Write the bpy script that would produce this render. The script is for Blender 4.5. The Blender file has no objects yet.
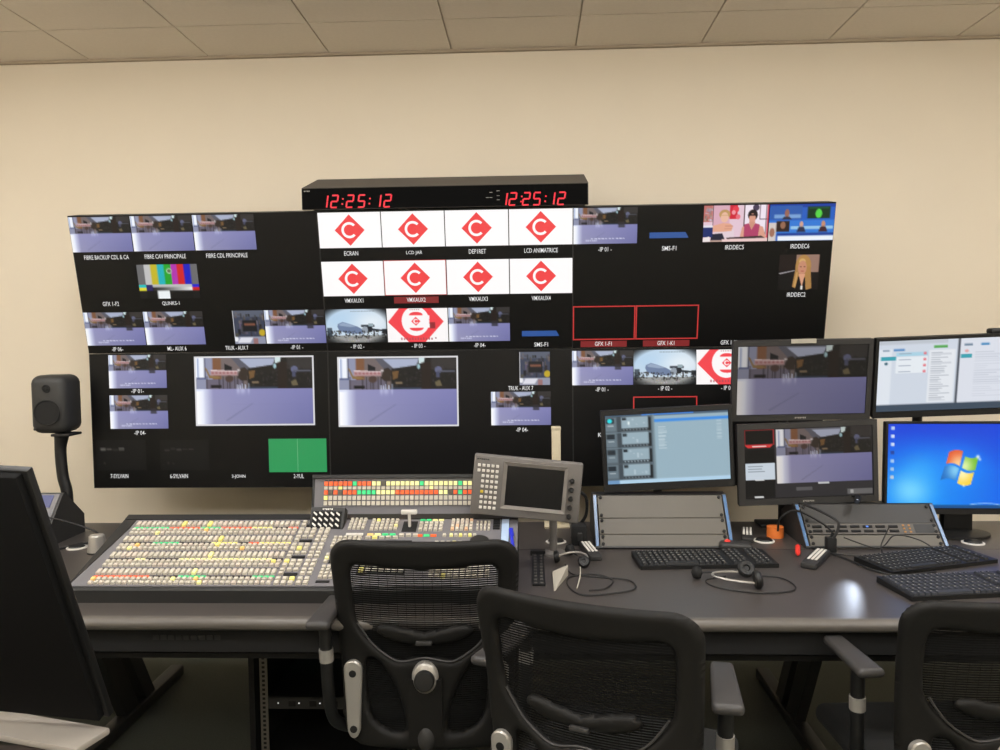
import bpy, bmesh, math, random
import numpy as np
from mathutils import Vector, Matrix, Euler

S = bpy.context.scene
COL = S.collection
random.seed(7)
PI = math.pi

# ------------------------------------------------------------------ camera
CAMP = (0.2535, -3.8715, 1.5231)
YAW, PITCH, ROLL, FPX = -0.0403, -0.0519, -0.0118, 780.2
_cy, _sy, _cp, _sp = math.cos(YAW), math.sin(YAW), math.cos(PITCH), math.sin(PITCH)
FW = Vector((_sy*_cp, _cy*_cp, _sp))
_r = Vector((_cy, -_sy, 0)); _u = _r.cross(FW)
RT = _r*math.cos(ROLL) + _u*math.sin(ROLL)
UP = -_r*math.sin(ROLL) + _u*math.cos(ROLL)
CP = Vector(CAMP)
cd = bpy.data.cameras.new('camera'); cd.sensor_width = 36; cd.lens = FPX*36/1000
cd.clip_start = 0.05
cam = bpy.data.objects.new('camera', cd); COL.objects.link(cam)
m3 = Matrix((RT, UP, -FW)).transposed()
cam.matrix_world = Matrix.Translation(CP) @ m3.to_4x4()
S.camera = cam

# ------------------------------------------------------------------ world, exposure
S.view_settings.view_transform = 'Standard'; S.view_settings.look = 'None'
S.view_settings.exposure = 0.0; S.view_settings.gamma = 1.0
S.view_settings.use_curve_mapping = False
w = bpy.data.worlds.new('world'); S.world = w; w.use_nodes = True
w.node_tree.nodes['Background'].inputs[0].default_value = (0.9, 0.85, 0.78, 1)
w.node_tree.nodes['Background'].inputs[1].default_value = 0.02
LAMP_STRENGTH = 19.5
LAMP_COLOR = (1.0, 0.985, 0.965)

# ------------------------------------------------------------------ pixel helpers
def ray(x, y): return FW + RT*((x-500)/FPX) - UP*((y-375)/FPX)
def aty(x, y, Y):
    d = ray(x, y); return CP + d*((Y-CP.y)/d.y)
def atz(x, y, Z):
    d = ray(x, y); return CP + d*((Z-CP.z)/d.z)
def onplane(x, y, o, n):
    d = ray(x, y); return CP + d*((o-CP).dot(n)/d.dot(n))

def lin(c):
    c = c/255.0
    return c/12.92 if c <= 0.04045 else ((c+0.055)/1.055)**2.4
def srgb(r, g, b): return (lin(r), lin(g), lin(b), 1.0)

# ------------------------------------------------------------------ materials
MATS = {}
def mat(name, col, rough=0.6, metal=0.0, var=0.0, scale=20.0, bump=0.0, bscale=120.0, stretch=(1, 1, 1), spec=0.5, emit=0.0, coat=0.0):
    if name in MATS: return MATS[name]
    m = bpy.data.materials.new(name); m.use_nodes = True
    nt = m.node_tree; b = nt.nodes['Principled BSDF']
    c = srgb(*col)
    b.inputs['Base Color'].default_value = c
    b.inputs['Roughness'].default_value = rough; b.inputs['Metallic'].default_value = metal
    b.inputs['Specular IOR Level'].default_value = spec
    if coat: b.inputs['Coat Weight'].default_value = coat
    tc = nt.nodes.new('ShaderNodeTexCoord'); mp = nt.nodes.new('ShaderNodeMapping')
    mp.inputs['Scale'].default_value = stretch
    nt.links.new(tc.outputs['Object'], mp.inputs['Vector'])
    if var == 0: var = 0.04
    n = nt.nodes.new('ShaderNodeTexNoise'); n.inputs['Scale'].default_value = scale; n.inputs['Detail'].default_value = 4
    nt.links.new(mp.outputs[0], n.inputs['Vector'])
    mx = nt.nodes.new('ShaderNodeMix'); mx.data_type = 'RGBA'
    mx.inputs[6].default_value = tuple(v*(1-var) for v in c[:3])+(1,)
    mx.inputs[7].default_value = tuple(min(1, v*(1+var)) for v in c[:3])+(1,)
    nt.links.new(n.outputs['Fac'], mx.inputs[0]); nt.links.new(mx.outputs[2], b.inputs['Base Color'])
    if bump > 0:
        n2 = nt.nodes.new('ShaderNodeTexNoise'); n2.inputs['Scale'].default_value = bscale; n2.inputs['Detail'].default_value = 3
        nt.links.new(mp.outputs[0], n2.inputs['Vector'])
        bp = nt.nodes.new('ShaderNodeBump'); bp.inputs['Strength'].default_value = bump; bp.inputs['Distance'].default_value = 0.002
        nt.links.new(n2.outputs['Fac'], bp.inputs['Height']); nt.links.new(bp.outputs[0], b.inputs['Normal'])
    if emit:
        dkv = tuple(v*0.03 for v in c[:3])+(1,)
        mx.inputs[6].default_value = dkv; mx.inputs[7].default_value = dkv
        b.inputs['Emission Color'].default_value = c; b.inputs['Emission Strength'].default_value = emit
    MATS[name] = m; return m

def attr_mat(name, emit=0.0, base=True, rough=0.5):
    m = bpy.data.materials.new(name); m.use_nodes = True
    nt = m.node_tree; b = nt.nodes['Principled BSDF']; b.inputs['Roughness'].default_value = rough
    a = nt.nodes.new('ShaderNodeAttribute'); a.attribute_name = 'Col'
    if base: nt.links.new(a.outputs['Color'], b.inputs['Base Color'])
    else: b.inputs['Base Color'].default_value = (0.004, 0.004, 0.004, 1); b.inputs['Specular IOR Level'].default_value = 0.25
    if emit:
        nt.links.new(a.outputs['Color'], b.inputs['Emission Color']); b.inputs['Emission Strength'].default_value = emit
    MATS[name] = m; return m

M_WALL = mat('wall_paint', (225, 214, 194), 0.85, var=0.03, scale=3, bump=0.15, bscale=180)
M_CEIL = mat('ceiling_tile', (226, 216, 202), 0.95, var=0.05, scale=60, bump=0.4, bscale=250)
M_GRID = mat('ceiling_grid', (222, 212, 198), 0.7)
M_FLOOR = mat('carpet', (90, 92, 84), 1.0, var=0.25, scale=150, bump=0.8, bscale=400, spec=0.1)
M_DESK = mat('desk_laminate', (68, 63, 60), 0.36, var=0.16, scale=14, stretch=(1, 14, 14), bump=0.04, bscale=40)
M_EDGE = mat('desk_edge', (92, 87, 81), 0.38, var=0.05)
M_BLACK = mat('black_plastic', (13, 13, 13), 0.5, var=0.1)
M_BLACKM = mat('black_matte', (11, 11, 11), 0.8, var=0.1)
M_DARK = mat('dark_grey_plastic', (42, 41, 40), 0.55, var=0.06)
M_CHAR = mat('charcoal_metal', (31, 31, 30), 0.5, var=0.08)
M_SWG = mat('switcher_grey', (108, 106, 109), 0.5, var=0.03)
M_TOUCH = mat('touch_panel_grey', (104, 100, 96), 0.5, var=0.03)
M_SILVER = mat('silver_metal', (176, 172, 165), 0.32, metal=0.55, var=0.03)
M_WHITE = mat('white_plastic', (206, 202, 194), 0.5)
M_BEIGE = mat('beige_plastic', (196, 184, 156), 0.6)
M_PLATE = mat('rack_blank_grey', (90, 85, 76), 0.5, var=0.03)
M_BLUEFILM = mat('blue_film', (84, 116, 156), 0.25)
M_CABLE = mat('black_cable', (22, 21, 20), 0.6)
M_CHAIRF = mat('chair_frame_plastic', (17, 16, 14), 0.6, var=0.08, bump=0.05, bscale=300, spec=0.3)
M_MESH = mat('chair_mesh', (12, 12, 11), 0.9, var=0.1, spec=0.2)
M_FABRIC = mat('chair_fabric', (24, 24, 23), 0.95, var=0.15, scale=200, bump=0.4, bscale=500)
M_ARM = mat('armrest_rubber', (54, 52, 51), 0.5)
M_ORANGE = mat('orange_tape', (226, 120, 50), 0.5)
M_RED = mat('red_plastic', (225, 55, 45), 0.4)
M_BLUEPEN = mat('blue_plastic', (40, 50, 190), 0.35)
M_PAPER = mat('paper', (168, 162, 148), 0.8)
M_SPK = mat('speaker_grey', (40, 40, 39), 0.55, var=0.05)
M_SCRB = mat('screen_black', (8, 8, 8), 0.42, spec=0.25)
M_TXT = mat('caption_white', (235, 235, 235), 0.6, emit=1.0)
M_MATTE = mat('matte_black_panel', (7, 7, 7), 0.85, spec=0.08)
M_TXTG = mat('print_grey', (150, 146, 140), 0.6)
M_LEDR = mat('led_red', (255, 22, 48), 0.5, emit=1.0)
M_OUTR = mat('outline_red', (200, 52, 50), 0.5, emit=0.9)
M_BARR = mat('caption_bar_red', (132, 34, 36), 0.5, emit=0.9)
M_BARB = mat('caption_bar_blue', (40, 84, 156), 0.5, emit=0.9)
M_PICW = mat('picture_white', (250, 248, 248), 0.5, emit=1.0)
M_PICR = mat('picture_red', (238, 64, 66), 0.5, emit=1.0)
M_GREEN = mat('picture_green', (34, 146, 82), 0.5, emit=1.0)
M_GREEN2 = mat('picture_green_line', (110, 180, 130), 0.5, emit=1.0)
M_BORDER = mat('picture_border', (222, 222, 226), 0.5, emit=0.9)
M_PIC = attr_mat('screen_picture', emit=1.0, base=False, rough=0.4)
M_KEY = attr_mat('key_caps', base=True, rough=0.65)
M_KEYLIT = attr_mat('lit_key_caps', emit=0.16, base=True, rough=0.5)
m = bpy.data.materials.new('lamp_diffuser'); m.use_nodes = True
_b = m.node_tree.nodes['Principled BSDF']; _b.inputs['Emission Color'].default_value = LAMP_COLOR+(1,); _b.inputs['Emission Strength'].default_value = LAMP_STRENGTH
M_LAMP = m

# ------------------------------------------------------------------ mesh builder
class MB:
    def __init__(s): s.v = []; s.f = []; s.mi = []; s.c = []
    def add(s, vs, fs, mi=0, col=(1, 1, 1, 1)):
        o = len(s.v); s.v += [tuple(p) for p in vs]
        for f in fs: s.f.append(tuple(i+o for i in f)); s.mi.append(mi); s.c.append(col)
        return s
    def box(s, lo, hi, M=None, mi=0, col=(1, 1, 1, 1)):
        (x0, y0, z0), (x1, y1, z1) = lo, hi
        vs = [Vector(p) for p in ((x0, y0, z0), (x1, y0, z0), (x1, y1, z0), (x0, y1, z0), (x0, y0, z1), (x1, y0, z1), (x1, y1, z1), (x0, y1, z1))]
        if M is not None: vs = [M @ p for p in vs]
        return s.add(vs, [(0, 3, 2, 1), (4, 5, 6, 7), (0, 1, 5, 4), (1, 2, 6, 5), (2, 3, 7, 6), (3, 0, 4, 7)], mi, col)
    def rbox(s, lo, hi, r, M=None, seg=2, mi=0, col=(1, 1, 1, 1)):
        bm = bmesh.new(); bmesh.ops.create_cube(bm, size=1)
        lo = Vector(lo); hi = Vector(hi); c = (lo+hi)/2; d = hi-lo
        for v in bm.verts: v.co = Vector((v.co.x*d.x, v.co.y*d.y, v.co.z*d.z))+c
        bmesh.ops.bevel(bm, geom=bm.edges[:], offset=r, segments=seg, profile=0.5, affect='EDGES')
        bm.verts.index_update()
        vs = [(M @ v.co if M is not None else v.co) for v in bm.verts]
        s.add(vs, [[v.index for v in f.verts] for f in bm.faces], mi, col); bm.free(); return s
    def prism(s, poly, a, b, axis='x', M=None, mi=0, col=(1, 1, 1, 1)):
        n = len(poly)
        def P(p, t): return Vector((t, p[0], p[1])) if axis == 'x' else (Vector((p[0], t, p[1])) if axis == 'y' else Vector((p[0], p[1], t)))
        vs = [P(p, a) for p in poly]+[P(p, b) for p in poly]
        if M is not None: vs = [M @ p for p in vs]
        fs = [tuple(range(n)), tuple(range(2*n-1, n-1, -1))]+[(i, i+n, (i+1) % n+n, (i+1) % n) for i in range(n)]
        return s.add(vs, fs, mi, col)
    def tube(s, pts, r, n=8, caps=True, mi=0):
        pts = [Vector(p) for p in pts]; rs = r if isinstance(r, (list, tuple)) else [r]*len(pts)
        rings = []; up = None
        for i, p in enumerate(pts):
            t = (pts[min(i+1, len(pts)-1)]-pts[max(i-1, 0)]).normalized()
            if up is None:
                up = Vector((0, 0, 1)) if abs(t.z) < 0.9 else Vector((1, 0, 0))
            a = t.cross(up)
            if a.length < 1e-4: a = t.cross(Vector((1, 0, 0)))
            a.normalize(); b = t.cross(a); up = -b if False else a.cross(t)
            rings.append([p+(a*math.cos(2*PI*k/n)+b*math.sin(2*PI*k/n))*rs[i] for k in range(n)])
        vs = [q for R in rings for q in R]
        fs = [(i*n+k, (i+1)*n+k, (i+1)*n+(k+1) % n, i*n+(k+1) % n) for i in range(len(pts)-1) for k in range(n)]
        if caps: fs += [tuple(range(n)), tuple(range(len(vs)-1, len(vs)-n-1, -1))]
        return s.add(vs, fs, mi)
    def lathe(s, prof, n=24, M=None, mi=0, col=(1, 1, 1, 1)):
        vs = []
        for r, z in prof:
            for k in range(n): vs.append(Vector((r*math.cos(2*PI*k/n), r*math.sin(2*PI*k/n), z)))
        fs = [(i*n+k, i*n+(k+1) % n, (i+1)*n+(k+1) % n, (i+1)*n+k) for i in range(len(prof)-1) for k in range(n)]
        fs += [tuple(range(n-1, -1, -1)), tuple(range((len(prof)-1)*n, len(prof)*n))]
        if M is not None: vs = [M @ p for p in vs]
        return s.add(vs, fs, mi, col)
    def mesh(s, name, mats, smooth=35, colors=False):
        me = bpy.data.meshes.new(name); me.from_pydata(s.v, [], s.f)
        for mm in (mats if isinstance(mats, (list, tuple)) else [mats]): me.materials.append(mm)
        me.polygons.foreach_set('material_index', s.mi)
        if colors:
            a = me.color_attributes.new('Col', 'FLOAT_COLOR', 'CORNER')
            arr = []
            for p, c in zip(me.polygons, s.c): arr += list(c)*p.loop_total
            a.data.foreach_set('color', arr)
        bm = bmesh.new(); bm.from_mesh(me); bmesh.ops.recalc_face_normals(bm, faces=bm.faces[:]); bm.to_mesh(me); bm.free()
        if smooth:
            me.polygons.foreach_set('use_smooth', [True]*len(me.polygons)); me.set_sharp_from_angle(angle=math.radians(smooth))
        me.update(); return me
    def build(s, name, mats, parent=None, smooth=35, colors=False, loc=None):
        return obj(name, s.mesh(name, mats, smooth, colors), parent, loc)

def obj(name, me, parent=None, loc=None):
    o = bpy.data.objects.new(name, me); COL.objects.link(o)
    if parent: o.parent = parent
    if loc is not None: o.location = loc
    return o
def tag(o, label=None, cat=None, group=None, kind=None):
    if label: o['label'] = label
    if cat: o['category'] = cat
    if group: o['group'] = group
    if kind: o['kind'] = kind
    return o
def thing(name, label, cat, loc=(0, 0, 0), rot=(0, 0, 0), group=None):
    o = obj(name, None, None, loc); o.rotation_euler = rot; o.empty_display_size = 0.05
    return tag(o, label, cat, group)
def copytree(o, parent=None):
    c = o.copy(); COL.objects.link(c); c.parent = parent
    for ch in list(o.children): copytree(ch, c)
    return c
def bez(pts, n=8):
    """Catmull-Rom through points"""
    P = [Vector(p) for p in pts]; out = []
    for i in range(len(P)-1):
        p0, p1, p2, p3 = P[max(i-1, 0)], P[i], P[i+1], P[min(i+2, len(P)-1)]
        for k in range(n):
            t = k/n
            out.append(0.5*((2*p1)+(p2-p0)*t+(2*p0-5*p1+4*p2-p3)*t*t+(3*p1-p0-3*p2+p3)*t**3))
    out.append(P[-1]); return out
def illegible(t, x, z, w_, h, m_, y=-.0046, n=7):
    mb = MB()
    for i in range(n): mb.box((x-w_/2+w_*i/n, y-.0004, z-h/2+(h*.3 if i % 3 == 1 else 0)), (x-w_/2+w_*(i+.75)/n, y, z+h/2))
    o = mb.build('printed_mark', m_, t, 0); o['kind'] = 'stuff'; return o
TXT = {}
def text_mesh(s, m, shear=0):
    key = (s, m.name)
    if key in TXT: return TXT[key]
    cu = bpy.data.curves.new('t', 'FONT'); cu.body = s; cu.align_x = 'CENTER'; cu.align_y = 'CENTER'; cu.resolution_u = 2; cu.offset = 0.002
    o = bpy.data.objects.new('t', cu); COL.objects.link(o)
    dg = bpy.context.evaluated_depsgraph_get(); me = bpy.data.meshes.new_from_object(o.evaluated_get(dg))
    bpy.data.objects.remove(o); bpy.data.curves.remove(cu)
    me.name = 'caption'; me.transform(Matrix.Rotation(PI/2, 4, 'X'))
    me.materials.clear(); me.materials.append(m)
    xs = [v.co.x for v in me.vertices]; zs = [v.co.z for v in me.vertices]
    TXT[key] = (me, max(xs)-min(xs), max(zs)-min(zs)); return TXT[key]
def caption(parent, s, x, z, width, height, y=-0.004, m=None, name='caption'):
    me, wn, hn = text_mesh(s, m or M_TXT)
    o = obj(name, me, parent, (x, y, z)); o.scale = (width/wn, 1, height/hn); return o

# ------------------------------------------------------------------ picture painter (screen images)
class Img:
    def __init__(s, W, H, bg=(0, 0, 0), ss=3):
        s.W, s.H, s.ss = W, H, ss
        s.a = np.zeros((H*ss, W*ss, 3)); s.a[:] = bg
        y, x = np.mgrid[0:H*ss, 0:W*ss]; s.x = (x+.5)/(W*ss); s.y = (y+.5)/(H*ss)
    def mask(s, mk, c, al=1.0):
        mk = (mk*al)[..., None]; s.a = s.a*(1-mk)+np.array(c, float)*mk; return s
    def rect(s, x0, y0, x1, y1, c, al=1.0): return s.mask(((s.x >= x0) & (s.x < x1) & (s.y >= y0) & (s.y < y1)).astype(float), c, al)
    def ell(s, cx, cy, rx, ry, c, al=1.0): return s.mask((((s.x-cx)/rx)**2+((s.y-cy)/ry)**2 < 1).astype(float), c, al)
    def soft(s, cx, cy, rx, ry, c, al=1.0): return s.mask(np.exp(-(((s.x-cx)/rx)**2+((s.y-cy)/ry)**2)), c, al)
    def poly(s, pts, c, al=1.0):
        ins = np.zeros(s.x.shape, bool); n = len(pts)
        for i in range(n):
            (x0, y0), (x1, y1) = pts[i], pts[(i+1) % n]
            if y0 == y1: continue
            ins ^= ((y0 > s.y) != (y1 > s.y)) & (s.x < (x1-x0)*(s.y-y0)/(y1-y0)+x0)
        return s.mask(ins.astype(float), c, al)
    def gray_noise(s, rng, x0, y0, x1, y1, n, lo, hi, sz=.02):
        for _ in range(n):
            x = rng.uniform(x0, x1); y = rng.uniform(y0, y1); g = rng.uniform(lo, hi)
            s.rect(x, y, x+rng.uniform(.3, 1)*sz, y+rng.uniform(.3, 1.2)*sz*1.7, (g, g*rng.uniform(.85, 1), g*rng.uniform(.75, 1.1)), .8)
        return s
    def arr(s):
        k = s.ss; return np.clip(s.a.reshape(s.H, k, s.W, k, 3).mean((1, 3)), 0, 255)
def pic_mesh(a, name='picture'):
    H, W, _ = a.shape
    l = a/255.0; l = np.where(l <= 0.04045, l/12.92, ((l+0.055)/1.055)**2.4)
    yy, xx = np.mgrid[0:H, 0:W]
    v = np.stack([xx/(W-1), np.zeros_like(xx, float), 1-yy/(H-1)], -1).reshape(-1, 3)
    i = (yy[:-1, :-1]*W+xx[:-1, :-1]).ravel()
    f = np.stack([i, i+W, i+W+1, i+1], -1)
    me = bpy.data.meshes.new(name); me.from_pydata(v.tolist(), [], f.tolist())
    at = me.color_attributes.new('Col', 'FLOAT_COLOR', 'POINT')
    at.data.foreach_set('color', np.concatenate([l.reshape(-1, 3), np.ones((H*W, 1))], 1).ravel())
    me.materials.append(M_PIC); me.update(); return me
def place_pic(parent, me, x0, z0, x1, z1, y=-0.003, name='picture'):
    o = obj(name, me, parent, (x0, y, z0)); o.scale = (x1-x0, 1, z1-z0); return o

def feed(W, H, dim=1.0, box=False, txt=False):
    rng = random.Random(3)
    g = Img(W, H, (40, 38, 42))
    fl = np.clip((g.y-.47)/.53, 0, 1)
    base = np.stack([150+4*fl-40*g.x*(.6+.5*fl), 149+4*fl-38*g.x*(.6+.5*fl), 190-6*fl-20*g.x*(.6+.5*fl)], -1); g.a = base.copy()
    g.mask(np.clip((.15-g.x)/.09, 0, 1), (232, 238, 255), .9); g.mask(np.clip((.08-g.x)/.06, 0, 1)*(g.y > .5), (255, 255, 255), .9)
    g.rect(0, 0, 1, .47, (52, 50, 54)); g.rect(0, 0, .15, .47, (142, 146, 172)); g.rect(.0, 0, .085, .32, (240, 244, 252)); g.rect(.022, .02, .03, .30, (120, 140, 190)); g.rect(.078, 0, .088, .32, (74, 78, 104)); g.rect(.01, .30, .09, .325, (70, 80, 120))
    g.rect(.15, 0, .22, .42, (124, 84, 58)); g.rect(.22, 0, .46, .47, (112, 100, 100)); g.rect(.09, .33, .4, .47, (104, 98, 114))
    g.poly([(.30, .0), (.37, 0), (.47, .18), (.40, .2)], (88, 88, 100)); g.poly([(.37, .02), (.68, .02), (.66, .12), (.47, .17)], (168, 176, 200)); g.rect(.36, 0, .68, .025, (96, 98, 110))
    g.poly([(.25, .10), (.315, .15), (.31, .21), (.25, .2)], (22, 22, 26))
    g.poly([(.45, .17), (.66, .12), (.70, .02), (.78, .0), (1, 0), (1, .47), (.44, .47)], (26, 24, 22))
    g.rect(.78, .0, 1, .18, (50, 47, 46)); g.gray_noise(rng, .46, .18, .76, .42, 70, 8, 60); g.gray_noise(rng, .78, .1, .98, .44, 40, 14, 70)
    g.rect(.70, .08, .78, .47, (34, 24, 20)); g.poly([(.68, .0), (.73, .0), (.72, .08), (.68, .1)], (206, 224, 226)); g.ell(.675, .14, .012, .04, (160, 196, 206))
    g.ell(.84, .19, .03, .05, (96, 100, 132)); g.rect(.83, .2, .98, .225, (88, 90, 106)); g.rect(.82, .22, .85, .3, (70, 74, 100)); g.poly([(.81, .37), (.85, .33), (.87, .42), (.82, .43)], (104, 94, 70))
    # table, chairs
    g.poly([(.13, .19), (.36, .205), (.36, .27), (.13, .27)], (178, 142, 144)); g.poly([(.13, .185), (.36, .205), (.36, .225), (.13, .205)], (216, 196, 198))
    for k in range(7): g.rect(.14+k*.032, .215, .158+k*.032, .25, (150, 90, 92), .7)
    for x in (.095, .20, .235, .27, .29, .33, .355, .40): g.rect(x, .28, x+.007, .47, (48, 44, 50))
    g.poly([(.08, .15), (.10, .17), (.125, .27), (.21, .29), (.21, .32), (.12, .31)], (136, 108, 66)); g.rect(.13, .41, .22, .455, (18, 16, 18)); g.ell(.29, .32, .035, .05, (74, 56, 50))
    g.poly([(.385, .17), (.42, .15), (.45, .2), (.44, .35), (.39, .35), (.36, .3)], (50, 40, 34)); g.poly([(.455, .21), (.51, .2), (.5, .3), (.46, .33)], (112, 82, 48)); g.rect(.48, .36, .54, .39, (116, 100, 80))
    for x in (.355, .375, .395, .42, .45): g.rect(x, .36+rng.uniform(0, .05), x+.008, .47, (196, 206, 232), .8)
    g.rect(.44, .445, .7, .47, (60, 74, 100), .8); g.rect(.36, .18, .38, .21, (240, 236, 240), .8)
    for x, wd in ((.36, .012), (.40, .022), (.45, .008)): g.soft(x, .49, wd, .05, (226, 230, 252), .45)
    g.poly([(.25, .93), (.48, .68), (.49, .68), (.26, .94)], (96, 96, 130), .5); g.rect(.3, .69, .99, .693, (120, 120, 160), .3)
    if box: g.rect(.70, .40, .80, .56, (48, 46, 54), .8)
    if txt:
        for k in range(10): g.rect(.28+k*.055, .83, .28+k*.055+rng.uniform(.015, .04), .865, (226, 228, 246), .8)
        for k in range(6): g.rect(.2+k*.03, .88, .222+k*.03, .92, (226, 228, 246), .7)
    return g.arr()*dim
def plane_pic():
    g = Img(96, 54, (206, 220, 232)); rng = random.Random(5)
    g.soft(.3, .3, .5, .4, (176, 208, 236), .8); g.soft(.75, .4, .3, .3, (240, 246, 250), .7)
    g.poly([(.19, .52), (.20, .44), (.28, .38), (.36, .42), (.52, .52), (.62, .62), (.6, .74), (.35, .72), (.22, .64)], (110, 128, 160)); g.poly([(.21, .46), (.28, .40), (.36, .43), (.5, .52), (.4, .53), (.24, .49)], (150, 168, 194))
    g.rect(.58, .47, .8, .54, (60, 66, 76)); g.ell(.72, .6, .05, .09, (32, 36, 44)); g.ell(.64, .62, .05, .1, (150, 160, 172)); g.rect(.70, .43, .78, .52, (150, 168, 176)); g.poly([(.76, .58), (.98, .63), (.98, .67), (.76, .64)], (44, 50, 58)); g.rect(.92, .6, 1, .72, (30, 36, 44))
    g.rect(0, .78, 1, 1, (150, 152, 150)); g.gray_noise(rng, 0, .62, 1, .84, 130, 8, 66, .03); g.gray_noise(rng, .15, .84, .9, .97, 60, 120, 226, .02); g.rect(.02, .55, .1, .8, (24, 34, 44), .7)
    for k in range(16): g.rect(.42+k*.025, .06, .435+k*.025, .085, (90, 100, 110), .7)
    d = np.sqrt(((g.x-.5)/.62)**2+((g.y-.48)/.62)**2); g.mask(np.clip((d-.76)*3, 0, .95), (6, 8, 10))
    return g.arr()
def eye_pic():
    g = Img(112, 63, (252, 248, 248)); R_ = (244, 70, 78); Wt = (252, 248, 248)
    g.poly([(.02, .40), (.21, .0), (.73, .0), (.93, .40), (.62, 1), (.35, 1)], R_)
    g.ell(.47, .38, .225, .43, Wt)
    g.ell(.48, .20, .11, .09, R_); g.rect(.3, .21, .7, .32, Wt); g.ell(.485, .58, .115, .09, R_); g.rect(.3, .46, .7, .575, Wt)
    g.poly([(.475-.075, .385), (.475, .385-.13), (.475+.075, .385), (.475, .385+.13)], R_)
    g.ell(.475, .385, .040, .07, Wt); g.ell(.478, .385, .024, .042, R_); g.rect(.485, .36, .52, .41, R_)
    for k in range(12): g.rect(.22+k*.045, .86+.02*(k % 2), .245+k*.045, .93, (170, 80, 86), .8)
    for k in range(5): g.rect(.38+k*.035, .03, .4+k*.035, .06, (170, 110, 110), .8)
    g.rect(.70, .42, .79, .60, (150, 50, 54)); g.rect(.78, .86, .8, .9, (120, 60, 60))
    return g.arr()
def bars_pic():
    g = Img(64, 36, (8, 8, 8)); cs = [(104, 104, 106), (192, 192, 192), (196, 180, 40), (30, 176, 186), (34, 160, 40), (176, 50, 172), (206, 30, 34), (22, 24, 190), (104, 104, 106)]
    xs = [0, .125, .23, .34, .45, .56, .66, .77, .88, 1]
    for c, x0, x1 in zip(cs, xs, xs[1:]): g.rect(x0, 0, x1, .58, c)
    g.rect(0, .58, .125, .67, (40, 190, 190)); g.rect(0, .67, .125, .76, (222, 214, 50)); g.rect(.125, .58, .23, .76, (40, 30, 96))
    for k in range(30): x = .23+k*.0217; v = 30+k*7; g.rect(x, .66, x+.022, .76, (v, v, v))
    g.rect(.23, .58, .88, .66, (188, 188, 188)); g.rect(.88, .58, 1, .67, (30, 30, 200)); g.rect(.88, .67, 1, .76, (200, 30, 30))
    g.rect(.3, .76, .5, 1, (235, 240, 242)); g.rect(.0, .78, .12, .98, (20, 20, 20)); g.rect(.88, .78, 1, .98, (18, 18, 18))
    g.ell(.53, .2, .045, .08, (170, 220, 170)); g.ell(.53, .2, .03, .055, (100, 110, 80))
    return g.arr()
def truck_pic():
    g = Img(36, 36, (58, 64, 84)); rng = random.Random(9)
    g.rect(0, 0, 1, .2, (88, 94, 110)); g.gray_noise(rng, .05, .05, .95, .7, 60, 20, 120, .09); g.rect(.3, .3, .75, .62, (24, 24, 28)); g.rect(.35, .38, .7, .45, (120, 76, 60))
    g.ell(.9, .66, .1, .1, (190, 164, 40)); g.rect(.0, .78, 1, 1, (142, 146, 166)); g.poly([(.2, .8), (.6, .8), (.5, .95), (.1, .95)], (220, 220, 230)); g.rect(.6, .82, .75, 1, (150, 110, 110))
    g.rect(0, 0, .03, .85, (236, 236, 240)); g.ell(.06, .85, .07, .07, (236, 236, 240))
    return g.arr()
def talk_pic():
    g = Img(104, 58, (226, 196, 210)); r = random.Random(12)
    g.rect(0, 0, .14, .45, (190, 110, 104)); g.gray_noise(r, 0, .02, .13, .4, 30, 120, 220, .04); g.rect(.15, 0, .4, .6, (216, 170, 186)); g.rect(.63, 0, .97, .8, (238, 226, 238)); g.rect(.145, 0, .155, .6, (60, 40, 44)); g.rect(.62, 0, .635, .85, (66, 40, 44)); g.rect(.955, 0, .965, .95, (70, 44, 50)); g.rect(.86, 0, .87, .4, (90, 66, 80)); g.rect(.86, .38, 1, .4, (90, 66, 80)); g.rect(.975, 0, 1, 1, (200, 70, 90))
    g.rect(.40, 0, .52, .38, (206, 36, 56)); g.ell(.49, .12, .05, .09, (226, 60, 76)); g.ell(.53, .32, .035, .07, (232, 110, 124)); g.ell(.46, .2, .03, .06, (238, 150, 160)); g.ell(.8, .08, .05, .09, (70, 60, 84))
    g.ell(.325, .25, .085, .13, (190, 150, 96)); g.ell(.325, .33, .06, .14, (232, 184, 160)); g.rect(.27, .26, .38, .29, (200, 160, 110), .6); g.poly([(.16, .98), (.2, .62), (.3, .5), (.42, .5), (.48, .7), (.48, .98)], (226, 206, 214)); g.poly([(.13, .78), (.3, .76), (.36, 1), (.12, 1)], (34, 34, 52))
    g.poly([(.14, .56), (.3, .48), (.42, .5), (.46, .58), (.44, .70), (.3, .72), (.14, .72)], (226, 166, 140)); g.rect(.34, .56, .46, .575, (190, 124, 104)); g.rect(.33, .63, .45, .645, (190, 124, 104)); g.rect(0, .54, .15, .62, (230, 226, 236)); g.rect(0, .6, .15, .86, (28, 44, 104))
    g.ell(.755, .28, .075, .15, (34, 22, 24)); g.ell(.75, .37, .05, .13, (214, 154, 132)); g.rect(.71, .26, .79, .30, (34, 22, 24)); g.poly([(.56, .98), (.6, .6), (.70, .53), (.80, .53), (.92, .6), (.99, .95)], (218, 158, 138)); g.poly([(.63, .86), (.63, .53), (.70, .5), (.745, .68), (.80, .5), (.87, .54), (.85, .86)], (176, 66, 104)); g.poly([(.70, .46), (.80, .46), (.79, .53), (.745, .66), (.71, .53)], (206, 146, 124))
    g.poly([(.36, .88), (.9, .84), (.96, .9), (.4, .96)], (64, 48, 50)); g.poly([(.3, .92), (1, .9), (1, 1), (.28, 1)], (232, 200, 198)); g.rect(0, .94, .3, 1, (180, 150, 140)); g.poly([(0, .9), (.1, .84), (.12, .98), (0, 1)], (236, 226, 226))
    return g.arr()
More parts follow.
